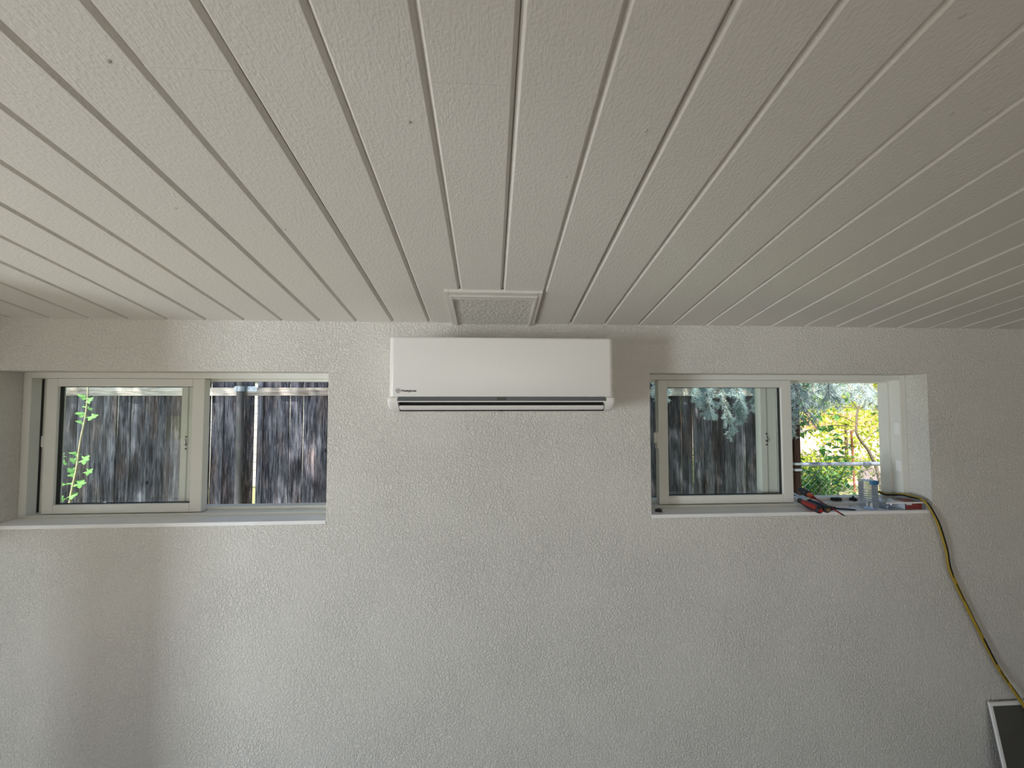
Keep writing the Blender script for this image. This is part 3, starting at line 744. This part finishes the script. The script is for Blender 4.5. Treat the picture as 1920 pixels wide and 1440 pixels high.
tag(new_obj('extension_cord', bm, [M_CORD_Y, M_CORD_K], smooth=True, origin=(2.0, 1.545, 0.9)), 'yellow extension cord with black stripe hanging from the window sill down the wall', 'cord')

# ------------------------------------------------------------------ framed panel leaning on the wall
PW, PLn = .62, .470
la = math.radians(9.5)
fp = thing('framed_panel', (2.105 + PW / 2, 1.560 - math.sin(la) * PLn, 0.0), 'dark grey panel in a thin white frame leaning against the wall', 'panel')
def lean(bm):   # local x along wall, local z up the panel, local y out of the wall (negative = towards room)
    for q in bm.verts:
        x, y, z = q.co
        q.co = Vector((2.105 + x, 1.556 - math.sin(la) * (PLn - z) + y * math.cos(la), z * math.cos(la) - y * math.sin(la) * 0 + .002))
    return bm
fw = .013
for a in ((0, PW, -.006, .002, PLn - fw, PLn), (0, PW, -.006, .002, 0, fw), (0, fw, -.006, .002, fw, PLn - fw), (PW - fw, PW, -.006, .002, fw, PLn - fw)):
    new_obj('frame_rail', lean(BX(*a, bev=.002)), M_TRIM, fp)
new_obj('backing', lean(BX(fw - .002, PW - fw + .002, -.002, .001, fw - .002, PLn - fw + .002)), M_DARKPANEL, fp)
new_obj('handle', lean(BX(.150, .30, -.014, -.002, .30, .385, bev=.003)), M_GRIP, fp)

# ------------------------------------------------------------------ outdoors
GZ = -0.15
tag(new_obj('ground', BX(-40, 60, -40, 70, GZ - .3, GZ), M_LAWN), kind='structure')
tag(new_obj('bounce_slab', BX(-14, 12, -16, 1.2, GZ + .002, GZ + .02), mat('grey_bounce_slab', (0.55, 0.53, 0.50), .9, noise_amt=.2, noise_scale=2)), kind='structure')  # slab added so sunlight bounced into the room stays bright and neutral
tag(new_obj('driveway', BX(6.2, 60, 8.0, 45, GZ + .002, GZ + .02), M_DRIVE), kind='structure')

# board fence
FY = 4.40
fence = thing('board_fence', (-1.0, FY, GZ), 'tall weathered grey board fence with top rail and steel post', 'fence')
def board_mesh(seed, w, h):
    r = random.Random(seed); bm = bmesh.new()
    zs = [0, h * .25, h * .5, h * .75, h - .03, h]
    off = [r.uniform(-.0025, .0025) for _ in zs]; tw = [r.uniform(-.003, .003) for _ in zs]
    rings = []
    for i_, z in enumerate(zs):
        e = .022 if i_ == len(zs) - 1 else 0
        c = .0045
        xa, xb = off[i_] + e, w + off[i_] * .6 - e
        y0 = tw[i_]; y1 = -tw[i_]
        rings.append([bm.verts.new(p) for p in ((xa, y0 + c, z), (xa + c, y0, z), (xb - c, y1, z), (xb, y1 + c, z), (xb, y1 + .018, z), (xa, y0 + .018, z))])
    for A, B in zip(rings, rings[1:]):
        for k in range(6): bm.faces.new((A[k], A[(k + 1) % 6], B[(k + 1) % 6], B[k]))
    bm.faces.new(rings[0][::-1]); bm.faces.new(rings[-1]); bmesh.ops.recalc_face_normals(bm, faces=bm.faces)
    me = bpy.data.meshes.new('board'); bm.to_mesh(me); bm.free(); me.materials.append(M_FENCE); return me
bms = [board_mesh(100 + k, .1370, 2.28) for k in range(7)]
rf = random.Random(21)
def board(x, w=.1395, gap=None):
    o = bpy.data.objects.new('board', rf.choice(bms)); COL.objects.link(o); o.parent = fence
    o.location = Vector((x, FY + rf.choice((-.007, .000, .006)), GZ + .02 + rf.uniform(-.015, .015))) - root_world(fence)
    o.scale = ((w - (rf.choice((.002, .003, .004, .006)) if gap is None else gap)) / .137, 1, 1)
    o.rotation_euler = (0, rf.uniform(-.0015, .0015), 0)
xs_known = [-2.5840, -2.5144, -2.3686, -2.2286, -2.0881, -1.9535, -1.8184]
for a, b in zip(xs_known, xs_known[1:]): board(a, b - a)
x = -1.8184
while x < 2.0: board(x); x += .1395
xr = [x, 2.092, 2.248, 2.381, 2.510, 2.640, 2.768, 2.898, 3.027, 3.160, 3.29, 3.42, 3.55, 3.62]
for k_, (a, b) in enumerate(zip(xr, xr[1:])):
    if b - a > .03: board(a, b - a, gap=.011 if k_ in (5,) else None)
board(-2.7980, .176); board(-2.936, .138); board(-3.0735, .1375)
x = -3.0735 - .1395
while x > -7.2: board(x); x -= .1395
def rail(xa, xb, z0, z1):
    new_obj('rail', BX(xa, xb, FY - .042, FY - .004, z0, z1, bev=.003), M_RAIL, fence, origin=(xa, FY, z0))
for z0, z1 in ((1.781, 1.870), (.32, .41)):
    for a, b in ((-7.2, -5.06), (-5.055, -2.69), (-2.685, -.26), (-.255, 2.0), (2.005, 3.62)): rail(a, b, z0, z1)
for px_ in (-2.716, -5.1, -.3):
    bm = bmesh.new(); tube(bm, [(px_ - .004, FY - .078, 2.10), (px_ + .012, FY - .078, GZ - .1)], .036, 16)
    po = new_obj('post', bm, M_PIPE, fence, smooth=True)
    bm = bmesh.new(); box(bm, px_ - .088, px_ - .040, FY - .0455, FY - .0425, 1.829, 1.884); box(bm, px_ + .034, px_ + .150, FY - .0455, FY - .0425, 1.829, 1.884)
    tube(bm, [(px_ - .041, FY - .078, 1.830), (px_ - .041, FY - .078, 1.883)], .0, 3, caps=False) if False else None
    lathe(bm, [(.0365, 1.829), (.040, 1.829), (.040, 1.884), (.0365, 1.884)], (px_, FY - .078, 0), seg=20)
    for bxx in (px_ - .066, px_ + .06, px_ + .125): tube(bm, [(bxx, FY - .052, 1.856), (bxx, FY - .044, 1.856)], .007, 6)
    new_obj('bracket', bm, M_STEEL, po)
# end post with hinge bands
ep = new_obj('end_post', BX(3.600, 3.675, FY - .03, FY + .065, GZ - .1, 2.05, bev=.004), wood_fence_material('red_brown_post_wood', (.015, .009, .008), (.05, .028, .024), (.12, .07, .055)), fence)
for z in (.975, .905): new_obj('hinge_band', BX(3.594, 3.682, FY - .036, FY + .07, z - .014, z + .014, bev=.002), M_STEEL, ep)

# chain-link fence continuing from the board fence
cl = thing('chain_link_fence', (4.6, FY + .05, GZ), 'low chain-link fence with galvanised top rail in front of the shrubs', 'fence')
bm = bmesh.new(); tube(bm, [(3.69, FY + .05, .955), (7.5, FY + .05, .945)], .024, 12); new_obj('top_rail', bm, mat('dull_rail_steel', (0.30, 0.34, 0.46), .5, metal=.2, noise_amt=.2, noise_scale=10), cl, smooth=True)
for px_ in (5.62, 7.45):
    bm = bmesh.new(); tube(bm, [(px_, FY + .05, .985), (px_, FY + .05, GZ)], .026, 12); new_obj('post', bm, M_STEEL, cl, smooth=True)
bm = bmesh.new()
def wire(a, b, r=.0009):
    a = Vector(a); b = Vector(b); tube(bm, [a, b], r, 3, caps=False)
s = .085; n_ = int((7.4 - 3.74) / s); zb = GZ + .03; zt = .945; nh = int((zt - zb) / s)
for k in range(-nh, n_ + nh):
    for sg in (1, -1):
        xa = 3.74 + k * s; xb = xa + sg * (zt - zb)
        pa = Vector((xa, 0, zb)); pb = Vector((xb, 0, zt))
        lo, hi = 3.74, 7.4
        def cut(p, q):
            if p.x < lo: p = p + (q - p) * ((lo - p.x) / (q.x - p.x))
            if p.x > hi: p = p + (q - p) * ((hi - p.x) / (q.x - p.x))
            return p
        if max(xa, xb) <= lo or min(xa, xb) >= hi: continue
        pa2, pb2 = cut(pa, pb), cut(pb, pa)
        wire((pa2.x, FY + .05 + .002 * sg, pa2.z), (pb2.x, FY + .05 + .002 * sg, pb2.z))
tag(new_obj('wire_mesh', bm, M_STEEL, cl), kind='stuff')

# ---------- foliage builders
def leaf_quad(bm, p, d, up, L, W, fold=.25, mi=0):
    d = d.normalized(); s = d.cross(up)
    if s.length < 1e-4: s = d.orthogonal()
    s.normalize(); n = s.cross(d)
    b = bm.verts.new(p); m1 = bm.verts.new(p + d * L * .45 + s * W / 2 + n * W * fold); m2 = bm.verts.new(p + d * L * .45 - s * W / 2 + n * W * fold)
    t = bm.verts.new(p + d * L - n * L * .12); c = bm.verts.new(p + d * L * .5)
    for f in ((b, c, m1), (m1, c, t), (b, m2, c), (m2, t, c)): bm.faces.new(f).material_index = mi
def rnd_dir(r):
    while True:
        v = Vector((r.uniform(-1, 1), r.uniform(-1, 1), r.uniform(-1, 1)))
        if .1 < v.length < 1: return v.normalized()
def leaf_cloud(r, count, center, radii, L, shell=.55):
    bm = bmesh.new(); c = Vector(center)
    for _ in range(count):
        v = rnd_dir(r) * (shell + (1 - shell) * r.random()) if r.random() < .75 else rnd_dir(r) * r.random()
        p = c + Vector((v.x * radii[0], v.y * radii[1], v.z * radii[2]))
        d = (rnd_dir(r) + Vector((0, 0, -.35)))
        leaf_quad(bm, p, d, rnd_dir(r), L * r.uniform(.7, 1.25), L * r.uniform(.42, .6))
    return bm

# deciduous tree outside the left end of the yard, whose crown dapples the fence
rt = random.Random(5)
tree2 = thing('shade_tree', (0.15, 3.05, GZ), 'tall tree between house and fence whose crown shades the yard', 'tree')
bm = bmesh.new()
tube(bm, smooth_path([(0.15, 3.05, GZ - .1), (0.15, 3.0, 1.8), (0.2, 2.8, 3.4), (0.3, 2.5, 5.6)], 4), [.14 - .008 * k for k in range(13)], 10)
for e_ in ((-1.2, 2.2, 5.2), (1.6, 2.2, 5.2), (2.6, 2.6, 4.8), (-.8, 2.9, 5.0)):
    tube(bm, smooth_path([(.2, 2.8, 3.4), (Vector((.2, 2.8, 3.4)) + Vector(e_)) / 2 + Vector((0, 0, .4)), e_], 4), [.05 - .004 * k for k in range(9)], 6)
new_obj('trunk', bm, M_BARK, tree2, smooth=True)
bm = bmesh.new()
for (c, rd, n_) in (((1.5, 2.3, 5.2), (1.3, 1.1, .7), 1300), ((.1, 2.3, 5.6), (1.3, 1.1, .8), 900), ((-1.1, 2.2, 5.3), (.8, 1.0, .7), 800), ((2.7, 2.5, 4.9), (.8, .9, .6), 600)):
    b2 = leaf_cloud(rt, n_, c, rd, .15); me = bpy.data.meshes.new('t'); b2.to_mesh(me); b2.free(); bm.from_mesh(me); bpy.data.meshes.remove(me)
tag(new_obj('foliage', bm, M_LEAF_T, tree2), kind='stuff')
tree = thing('shade_tree', (-6.9, 2.75, GZ), 'leafy tree spreading over the yard near the vine', 'tree')
bm = bmesh.new()
tube(bm, smooth_path([(-6.9, 2.75, GZ - .1), (-6.8, 2.7, 1.4), (-6.6, 2.6, 3.0), (-6.1, 2.4, 4.4), (-5.3, 2.1, 5.6)], 4), [.17 - .0085 * k for k in range(17)], 10)
for e_ in ((-4.4, 2.9, 5.0), (-4.9, .9, 5.6), (-3.4, 2.2, 5.4), (-6.4, 3.6, 5.2)):
    tube(bm, smooth_path([(-6.5, 2.55, 3.3), (Vector((-6.5, 2.55, 3.3)) + Vector(e_)) / 2 + Vector((0, 0, .4)), e_], 4), [.06 - .005 * k for k in range(9)], 6)
new_obj('trunk', bm, M_BARK, tree, smooth=True)
bm = bmesh.new()
for (c, rd, n_) in (((-5.0, 2.1, 5.4), (1.5, 1.3, .8), 1250), ((-3.6, 2.3, 5.3), (1.2, 1.1, .7), 900), ((-6.3, 2.7, 5.2), (1.4, 1.2, .9), 1000), ((-4.3, 2.9, 4.6), (1.2, .7, .6), 600), ((-2.75, 2.2, 5.6), (.7, .9, .6), 300)):
    b2 = leaf_cloud(rt, n_, c, rd, .15); me = bpy.data.meshes.new('t'); b2.to_mesh(me); b2.free(); bm.from_mesh(me); bpy.data.meshes.remove(me)
tag(new_obj('foliage', bm, M_LEAF_T, tree), kind='stuff')

# blue spruce standing beyond the fence, boughs hanging over it
rsx = random.Random(9)
spruce = thing('blue_spruce', (2.9, 6.2, GZ), 'blue spruce with drooping pale needled boughs hanging over the fence', 'tree')
bm = bmesh.new(); tube(bm, [(2.9, 6.2, GZ - .1), (2.9, 6.2, 3), (2.9, 6.2, 7)], [.17, .13, .04], 12); new_obj('trunk', bm, M_BARK, spruce, smooth=True)
def needles_on(bm, pts, r, nl=.029, dens=620, w=.0026):
    for a, b in zip(pts, pts[1:]):
        L = (b - a).length; t = (b - a).normalized()
        n_ = max(4, int(L * dens))
        for k in range(n_):
            p = a + (b - a) * r.random()
            o = rnd_dir(r); o = (o - t * o.dot(t)).normalized()
            d = (t * r.uniform(.45, .95) + o * .9).normalized()
            s = d.cross(rnd_dir(r)).normalized() * w
            l = nl * r.uniform(.75, 1.15)
            bm.faces.new((bm.verts.new(p - s), bm.verts.new(p + s), bm.verts.new(p + d * l)))
def bough(start, mid, end, r, twigs=16, tl=.15, dens=620):
    path = smooth_path([start, mid, end], 8)
    wood = bmesh.new(); nb = bmesh.new()
    n_ = len(path)
    tube(wood, path, [.013 * (1 - .75 * k / n_) for k in range(n_)], 6)
    needles_on(nb, path[n_ // 3:], r, dens=dens)
    for k in range(twigs):
        f = .25 + .75 * (k + r.random() * .8) / twigs
        i_ = min(int(f * (n_ - 1)), n_ - 2); p = path[i_] + (path[i_ + 1] - path[i_]) * r.random()
        t = (path[i_ + 1] - path[i_]).normalized()
        sd = t.cross(Vector((0, 0, 1)));  sd = sd.normalized() if sd.length > .1 else Vector((1, 0, 0))
        d = (t * r.uniform(.3, .9) + sd * r.choice((-1, 1)) * r.uniform(.4, .9) + Vector((0, 0, r.uniform(-1.0, -.1)))).normalized()
        L = tl * r.uniform(.6, 1.25) * (1.15 - .5 * f)
        q = [p, p + d * L * .5 + Vector((0, 0, .004)), p + d * L + Vector((0, 0, -.012))]
        tube(wood, q, [.0035, .003, .002], 4)
        needles_on(nb, q, r, dens=dens)
        for sgn in (-1, 1):
            if r.random() < .75:
                d2 = (d + sd * sgn * .7 + Vector((0, 0, -.2)) + rnd_dir(r) * .25).normalized()
                p2 = p + d * L * r.uniform(.3, .7); q2 = [p2, p2 + d2 * L * .3, p2 + d2 * L * .6]
                tube(wood, q2, [.0025, .002, .0015], 3); needles_on(nb, q2, r, dens=dens)
    wo = new_obj('bough', wood, M_TWIG, spruce)
    tag(new_obj('needles', nb, M_NEEDLE, wo), kind='stuff')
# bough hanging in front of the boards
for s_, m_, e_ in (((2.45, 5.2, 2.75), (2.20, 3.95, 2.10), (2.12, 3.60, 1.60)), ((2.5, 5.2, 2.75), (2.30, 3.90, 2.15), (2.33, 3.60, 1.47)), ((2.6, 5.2, 2.8), (2.47, 3.9, 2.12), (2.47, 3.65, 1.60)),
                   ((2.4, 5.2, 2.8), (2.05, 3.9, 2.15), (2.03, 3.62, 1.78)), ((2.6, 5.2, 2.8), (2.40, 3.8, 2.1), (2.40, 3.55, 1.70)), ((2.2, 5.2, 2.8), (1.75, 3.9, 2.1), (1.66, 3.65, 1.80)),
                   ((2.7, 5.2, 2.8), (2.58, 3.8, 2.1), (2.60, 3.6, 1.72))):
    bough(s_, m_, e_, rsx, 40, .15)
# boughs across the top of the opening to the right
for s_, m_, e_ in (((3.0, 5.6, 2.9), (3.2, 4.6, 2.35), (3.15, 4.0, 1.65)), ((3.1, 5.6, 3.0), (3.7, 4.7, 2.3), (3.5, 4.2, 1.82)), ((3.2, 5.8, 2.9), (4.2, 4.9, 2.3), (4.25, 4.5, 1.80)), ((3.2, 5.9, 2.9), (4.6, 5.2, 2.35), (4.85, 4.8, 1.75)),
                   ((3.1, 5.6, 2.9), (3.5, 4.5, 2.2), (3.35, 3.9, 1.58)), ((3.2, 5.8, 3.0), (4.0, 4.6, 2.25), (3.90, 4.2, 1.75)), ((3.3, 6.0, 3.0), (5.0, 5.3, 2.3), (5.3, 5.0, 1.85)), ((3.2, 5.7, 3.0), (4.4, 4.7, 2.3), (4.55, 4.4, 1.78)),
                   ((3.1, 5.6, 2.9), (3.55, 4.9, 2.2), (3.72, 4.5, 1.50)), ((3.3, 6.0, 3.0), (5.2, 5.6, 2.3), (5.6, 5.3, 1.72)), ((3.1, 5.6, 2.9), (3.4, 4.6, 2.2), (3.38, 4.15, 1.42)), ((3.2, 5.8, 3.0), (4.4, 5.2, 2.3), (4.3, 4.9, 1.66))):
    bough(s_, m_, e_, rsx, 40, .24, 420)

# leafy shrub behind the chain link
rl = random.Random(17)
def shrub(loc, label, mats_, stems, leaves_big, leaves_small, spread, zlo, zhi, L, group=None, name='leafy_shrub', Lbig=None, curve=None):
    root = thing(name, (loc[0], loc[1], GZ), label, 'shrub', group)
    wood = bmesh.new(); anchors = []
    for k in range(stems):
        e_ = Vector((loc[0] + rl.uniform(-1, 1) * spread[0], loc[1] + rl.uniform(-1, 1) * spread[1], rl.uniform(zlo + (zhi - zlo) * .4, zhi)))
        b_ = Vector((loc[0] + rl.uniform(-.25, .25) * spread[0], loc[1] + rl.uniform(-.2, .2) * spread[1], GZ - .03))
        m_ = (b_ + e_) / 2 + Vector((rl.uniform(-.15, .15), rl.uniform(-.1, .1), .15))
        pth = smooth_path([b_, m_, e_], 6); tube(wood, pth, [.011 * (1 - .7 * q / len(pth)) for q in range(len(pth))], 5)
        anchors += pth[4:]
        for _ in range(3):
            p = rl.choice(pth[5:]); q = p + rnd_dir(rl) * rl.uniform(.15, .4); tube(wood, [p, (p + q) / 2 + Vector((0, 0, .03)), q], [.004, .003, .002], 4); anchors += [(p + q) / 2, q]
    new_obj('stems', wood, M_TWIG, root)
    bm = bmesh.new()
    for _ in range(leaves_small):
        p = rl.choice(anchors) + rnd_dir(rl) * rl.uniform(0, .16)
        if p.z < zlo - .3: continue
        leaf_quad(bm, p, rnd_dir(rl) + Vector((0, -.3, -.4)), rnd_dir(rl), L * rl.uniform(.7, 1.3), L * rl.uniform(.45, .65))
    tag(new_obj('foliage', bm, mats_, root), kind='stuff')
    if leaves_big:
        lb = bmesh.new(); leaf_quad(lb, Vector((0, 0, 0)), Vector((1, 0, 0)), Vector((0, 0, 1)), 1, .55)
        me = bpy.data.meshes.new('leaf'); lb.to_mesh(me); lb.free(); me.materials.append(mats_)
        for _ in range(leaves_big):
            p = rl.choice(anchors) + rnd_dir(rl) * rl.uniform(0, .08)
            o = bpy.data.objects.new('leaf', me); COL.objects.link(o); o.parent = root
            o.location = p - root_world(root); s_ = (Lbig or L * 1.4) * rl.uniform(.8, 1.25); o.scale = (s_, s_, s_)
            o.rotation_euler = (rl.uniform(-.9, .9), rl.uniform(-.2, 1.0), rl.uniform(0, 2 * PI))
    return root
shrub((4.35, 5.05, 0), 'green leafy shrub just behind the chain-link fence, next to the end post', M_LEAF, 16, 130, 900, (.6, .28), .3, .95, .075, 'shrubs behind the chain-link fence')
shrub((5.45, 6.35, 0), 'yellow-green leafy shrub with long stems further along the chain-link fence', M_LEAF_Y, 18, 50, 1300, (.9, .5), .2, .90, .08, 'shrubs behind the chain-link fence')
shrub((6.95, 5.75, 0), 'bright yellow bush taller than the chain-link rail', M_LEAF_Y, 16, 20, 1600, (.75, .5), .3, 1.45, .08, 'shrubs behind the chain-link fence')
shrub((6.0, 7.6, 0), 'low sunlit hedge on the lawn beyond the shrubs', M_LEAF_Y, 26, 0, 2600, (2.0, .6), .0, .55, .09, 'shrubs behind the chain-link fence')

# small tree with bare curved branch and broad leaves at the top right
sap = thing('sapling', (5.55, 5.2, GZ), 'young tree with bare curved branch and broad dark green leaves', 'tree')
bm = bmesh.new()
tube(bm, smooth_path([(5.60, 5.2, GZ - .03), (5.57, 5.2, .4), (5.49, 5.2, .79), (5.444, 5.2, .883), (5.38, 5.2, 1.015), (5.286, 5.2, 1.1335), (5.215, 5.2, 1.26), (5.218, 5.2, 1.37), (5.25, 5.2, 1.6), (5.35, 5.15, 1.95), (5.4, 5.1, 2.5)], 5), [.024 - .0003 * k for k in range(51)], 8)
twig_ends = []
for a, e_ in (((5.25, 5.2, 1.6), (5.9, 5.1, 1.75)), ((5.35, 5.15, 1.95), (5.75, 5.0, 2.05)), ((5.218, 5.2, 1.40), (4.6, 5.2, 1.52)), ((5.25, 5.2, 1.62), (4.3, 5.1, 1.50)), ((5.286, 5.2, 1.13), (5.95, 5.2, 1.45)),
              ((5.22, 5.2, 1.35), (4.4, 5.3, 1.25)), ((5.22, 5.2, 1.30), (4.7, 5.3, .98)), ((5.3, 5.2, 1.12), (4.9, 5.3, .90)), ((5.25, 5.2, 1.6), (5.0, 5.2, 1.75)), ((4.6, 5.2, 1.50), (4.15, 5.15, 1.20))):
    a = Vector(a); e_ = Vector(e_); pth = smooth_path([a, (a + e_) / 2 + Vector((0, 0, .06)), e_], 5)
    tube(bm, pth, [.0075 - .0005 * k for k in range(11)], 5); twig_ends += pth[4:]
new_obj('trunk', bm, M_TWIG, sap, smooth=True)
lb = bmesh.new(); leaf_quad(lb, Vector((0, 0, 0)), Vector((1, 0, 0)), Vector((0, 0, 1)), 1, .62, .18)
lme = bpy.data.meshes.new('leaf'); lb.to_mesh(lme); lb.free(); lme.materials.append(M_LEAF)
for k in range(120):
    p = rl.choice(twig_ends) if k > 26 else Vector((5.75 + rl.uniform(-.25, .3), 5.1 + rl.uniform(-.1, .1), rl.choice((1.55, 1.6, 1.9, 1.98, 2.05)) + rl.uniform(-.08, .1)))
    o = bpy.data.objects.new('leaf', lme); COL.objects.link(o); o.parent = sap
    s_ = rl.uniform(.09, .15); o.scale = (s_,) * 3; o.location = p - root_world(sap); o.rotation_euler = (rl.uniform(-1, 1), rl.uniform(0, 1.0), rl.uniform(0, 2 * PI))
bm = bmesh.new(); tube(bm, [(5.085, 5.15, 1.30), (5.10, 5.15, .9), (5.115, 5.15, GZ - .05)], [.012, .013, .014], 8)
tag(new_obj('garden_stake', bm, M_STAKE, origin=(5.1, 5.15, GZ)), 'thin rusty stake standing beside the curved branch', 'stake')

# vine shoot outside the left window
vine = thing('vine_shoot', (-2.70, 2.6, GZ), 'single pale vine stem with lobed bright green leaves climbing outside the window', 'vine')
stem = smooth_path([(-2.76, 2.62, GZ - .03), (-2.70, 2.61, .6), (-2.6594, 2.6, 1.0823), (-2.627, 2.6, 1.2996), (-2.6115, 2.6, 1.468), (-2.5862, 2.6, 1.6375), (-2.5774, 2.6, 1.8182), (-2.57, 2.58, 2.0)], 5)
bm = bmesh.new(); tube(bm, stem, [.0075 - .00012 * k for k in range(len(stem))], 7); new_obj('stem', bm, M_STEM, vine, smooth=True)
lb = bmesh.new()
ring = []
for k in range(20):
    a = 2 * PI * k / 20; r_ = .5 + .16 * math.cos(5 * a) + (.0 if abs(a - PI) > .5 else -.25)
    ring.append(lb.verts.new((r_ * math.cos(a) + .35, r_ * math.sin(a) * .95, .10 * math.cos(3 * a))))
c_ = lb.verts.new((.30, 0, .06))
for k in range(20): lb.faces.new((c_, ring[k], ring[(k + 1) % 20]))
vme = bpy.data.meshes.new('leaf'); lb.to_mesh(vme); lb.free(); vme.materials.append(M_LEAF_V)
for (x, z) in ((-2.5997, 1.7562), (-2.5599, 1.7385), (-2.5859, 1.6911), (-2.6121, 1.6468), (-2.5587, 1.6379), (-2.6157, 1.5997), (-2.6959, 1.3918), (-2.6519, 1.3973), (-2.6337, 1.3591), (-2.5894, 1.3616), (-2.6995, 1.3451),
               (-2.6614, 1.2922), (-2.5642, 1.2883), (-2.6629, 1.2631), (-2.6913, 1.2139), (-2.6522, 1.2048), (-2.6193, 1.2102), (-2.6848, 1.1268), (-2.6466, 1.135)):
    near = min(stem, key=lambda q: abs(q.z - z)); side = 1 if x > near.x else -1
    o = bpy.data.objects.new('leaf', vme); COL.objects.link(o); o.parent = vine
    s_ = rl.uniform(.040, .056); o.scale = (s_,) * 3
    o.location = Vector((x - side * .012, 2.6 + rl.uniform(-.02, .02), z)) - root_world(vine)
    o.rotation_euler = (rl.uniform(.5, 1.2), rl.uniform(-.2, .3), (0 if side > 0 else PI) + rl.uniform(-.4, .4))

# pale house added behind the fence to give bright slivers between the boards
nh_ = thing('backing_house', (-3.5, 8.5, GZ), 'pale clapboard house added behind the board fence to brighten its gaps', 'house')
new_obj('wall', BX(-9, 1.2, 8.5, 13, GZ, 3.0), M_SIDING, nh_)
bm = bmesh.new()
for k in range(18): box(bm, -9.02, 1.22, 8.47, 8.5, GZ + .05 + k * .17, GZ + .205 + k * .17)
tag(new_obj('clapboards', bm, M_SIDING, nh_), kind='stuff')
bm = bmesh.new(); extrude_x(bm, [(8.0, 2.95), (10.75, 4.4), (13.5, 2.95), (13.5, 3.1), (10.75, 4.55), (8.0, 3.1)], [-9.4, 1.6]); new_obj('roof', bm, M_ROOF, nh_)

# far side of the garden: low tan fence and trees
ff = thing('picket_fence', (20, 24, GZ), 'low tan wooden fence on the far side of the driveway', 'fence')
bme = bmesh.new(); box(bme, 0, .28, 0, .03, 0, 1.0); pme = bpy.data.meshes.new('picket'); bme.to_mesh(pme); bme.free(); pme.materials.append(M_FAR)
for k in range(56):
    o = bpy.data.objects.new('picket', pme); COL.objects.link(o); o.parent = ff
    o.location = Vector((12.0 + k * .31, 26 - k * .12, GZ)) - root_world(ff); o.rotation_euler = (0, 0, -.37)
rk = random.Random(33)
for k, (c, rd, m_, lab) in enumerate((((17.6, 30, 3.2), (2.8, 2.5, 3.0), M_LEAF_Y, 'sunlit yellow-green tree beyond the tan fence'), ((23.2, 27, 3.4), (2.6, 2.4, 3.2), M_LEAF, 'dark green tree beyond the tan fence, between two yellow-green trees'),
                                      ((29.5, 26, 3.4), (3.4, 3, 3.2), M_LEAF_Y, 'yellow-green tree standing past the end of the tan fence'), ((11.3, 31, 3.2), (3.0, 2.5, 3.0), M_LEAF, 'green tree at the house end of the tan fence'),
                                      ((10.5, 10.8, 1.0), (1.3, 1.0, .9), M_LEAF_Y, 'round yellow-green bush standing on the driveway edge'))):
    t_ = thing('garden_tree' if k < 4 else 'round_bush', (c[0], c[1], GZ), lab, 'tree' if k < 4 else 'shrub')
    bm = bmesh.new(); tube(bm, [(c[0], c[1], GZ - .1), (c[0], c[1], c[2])], [.2, .1] if k < 4 else [.05, .03], 8); new_obj('trunk', bm, M_BARK, t_)
    tag(new_obj('foliage', leaf_cloud(rk, 1400 if k < 4 else 900, c, rd, .42 if k < 4 else .14), m_, t_), kind='stuff')
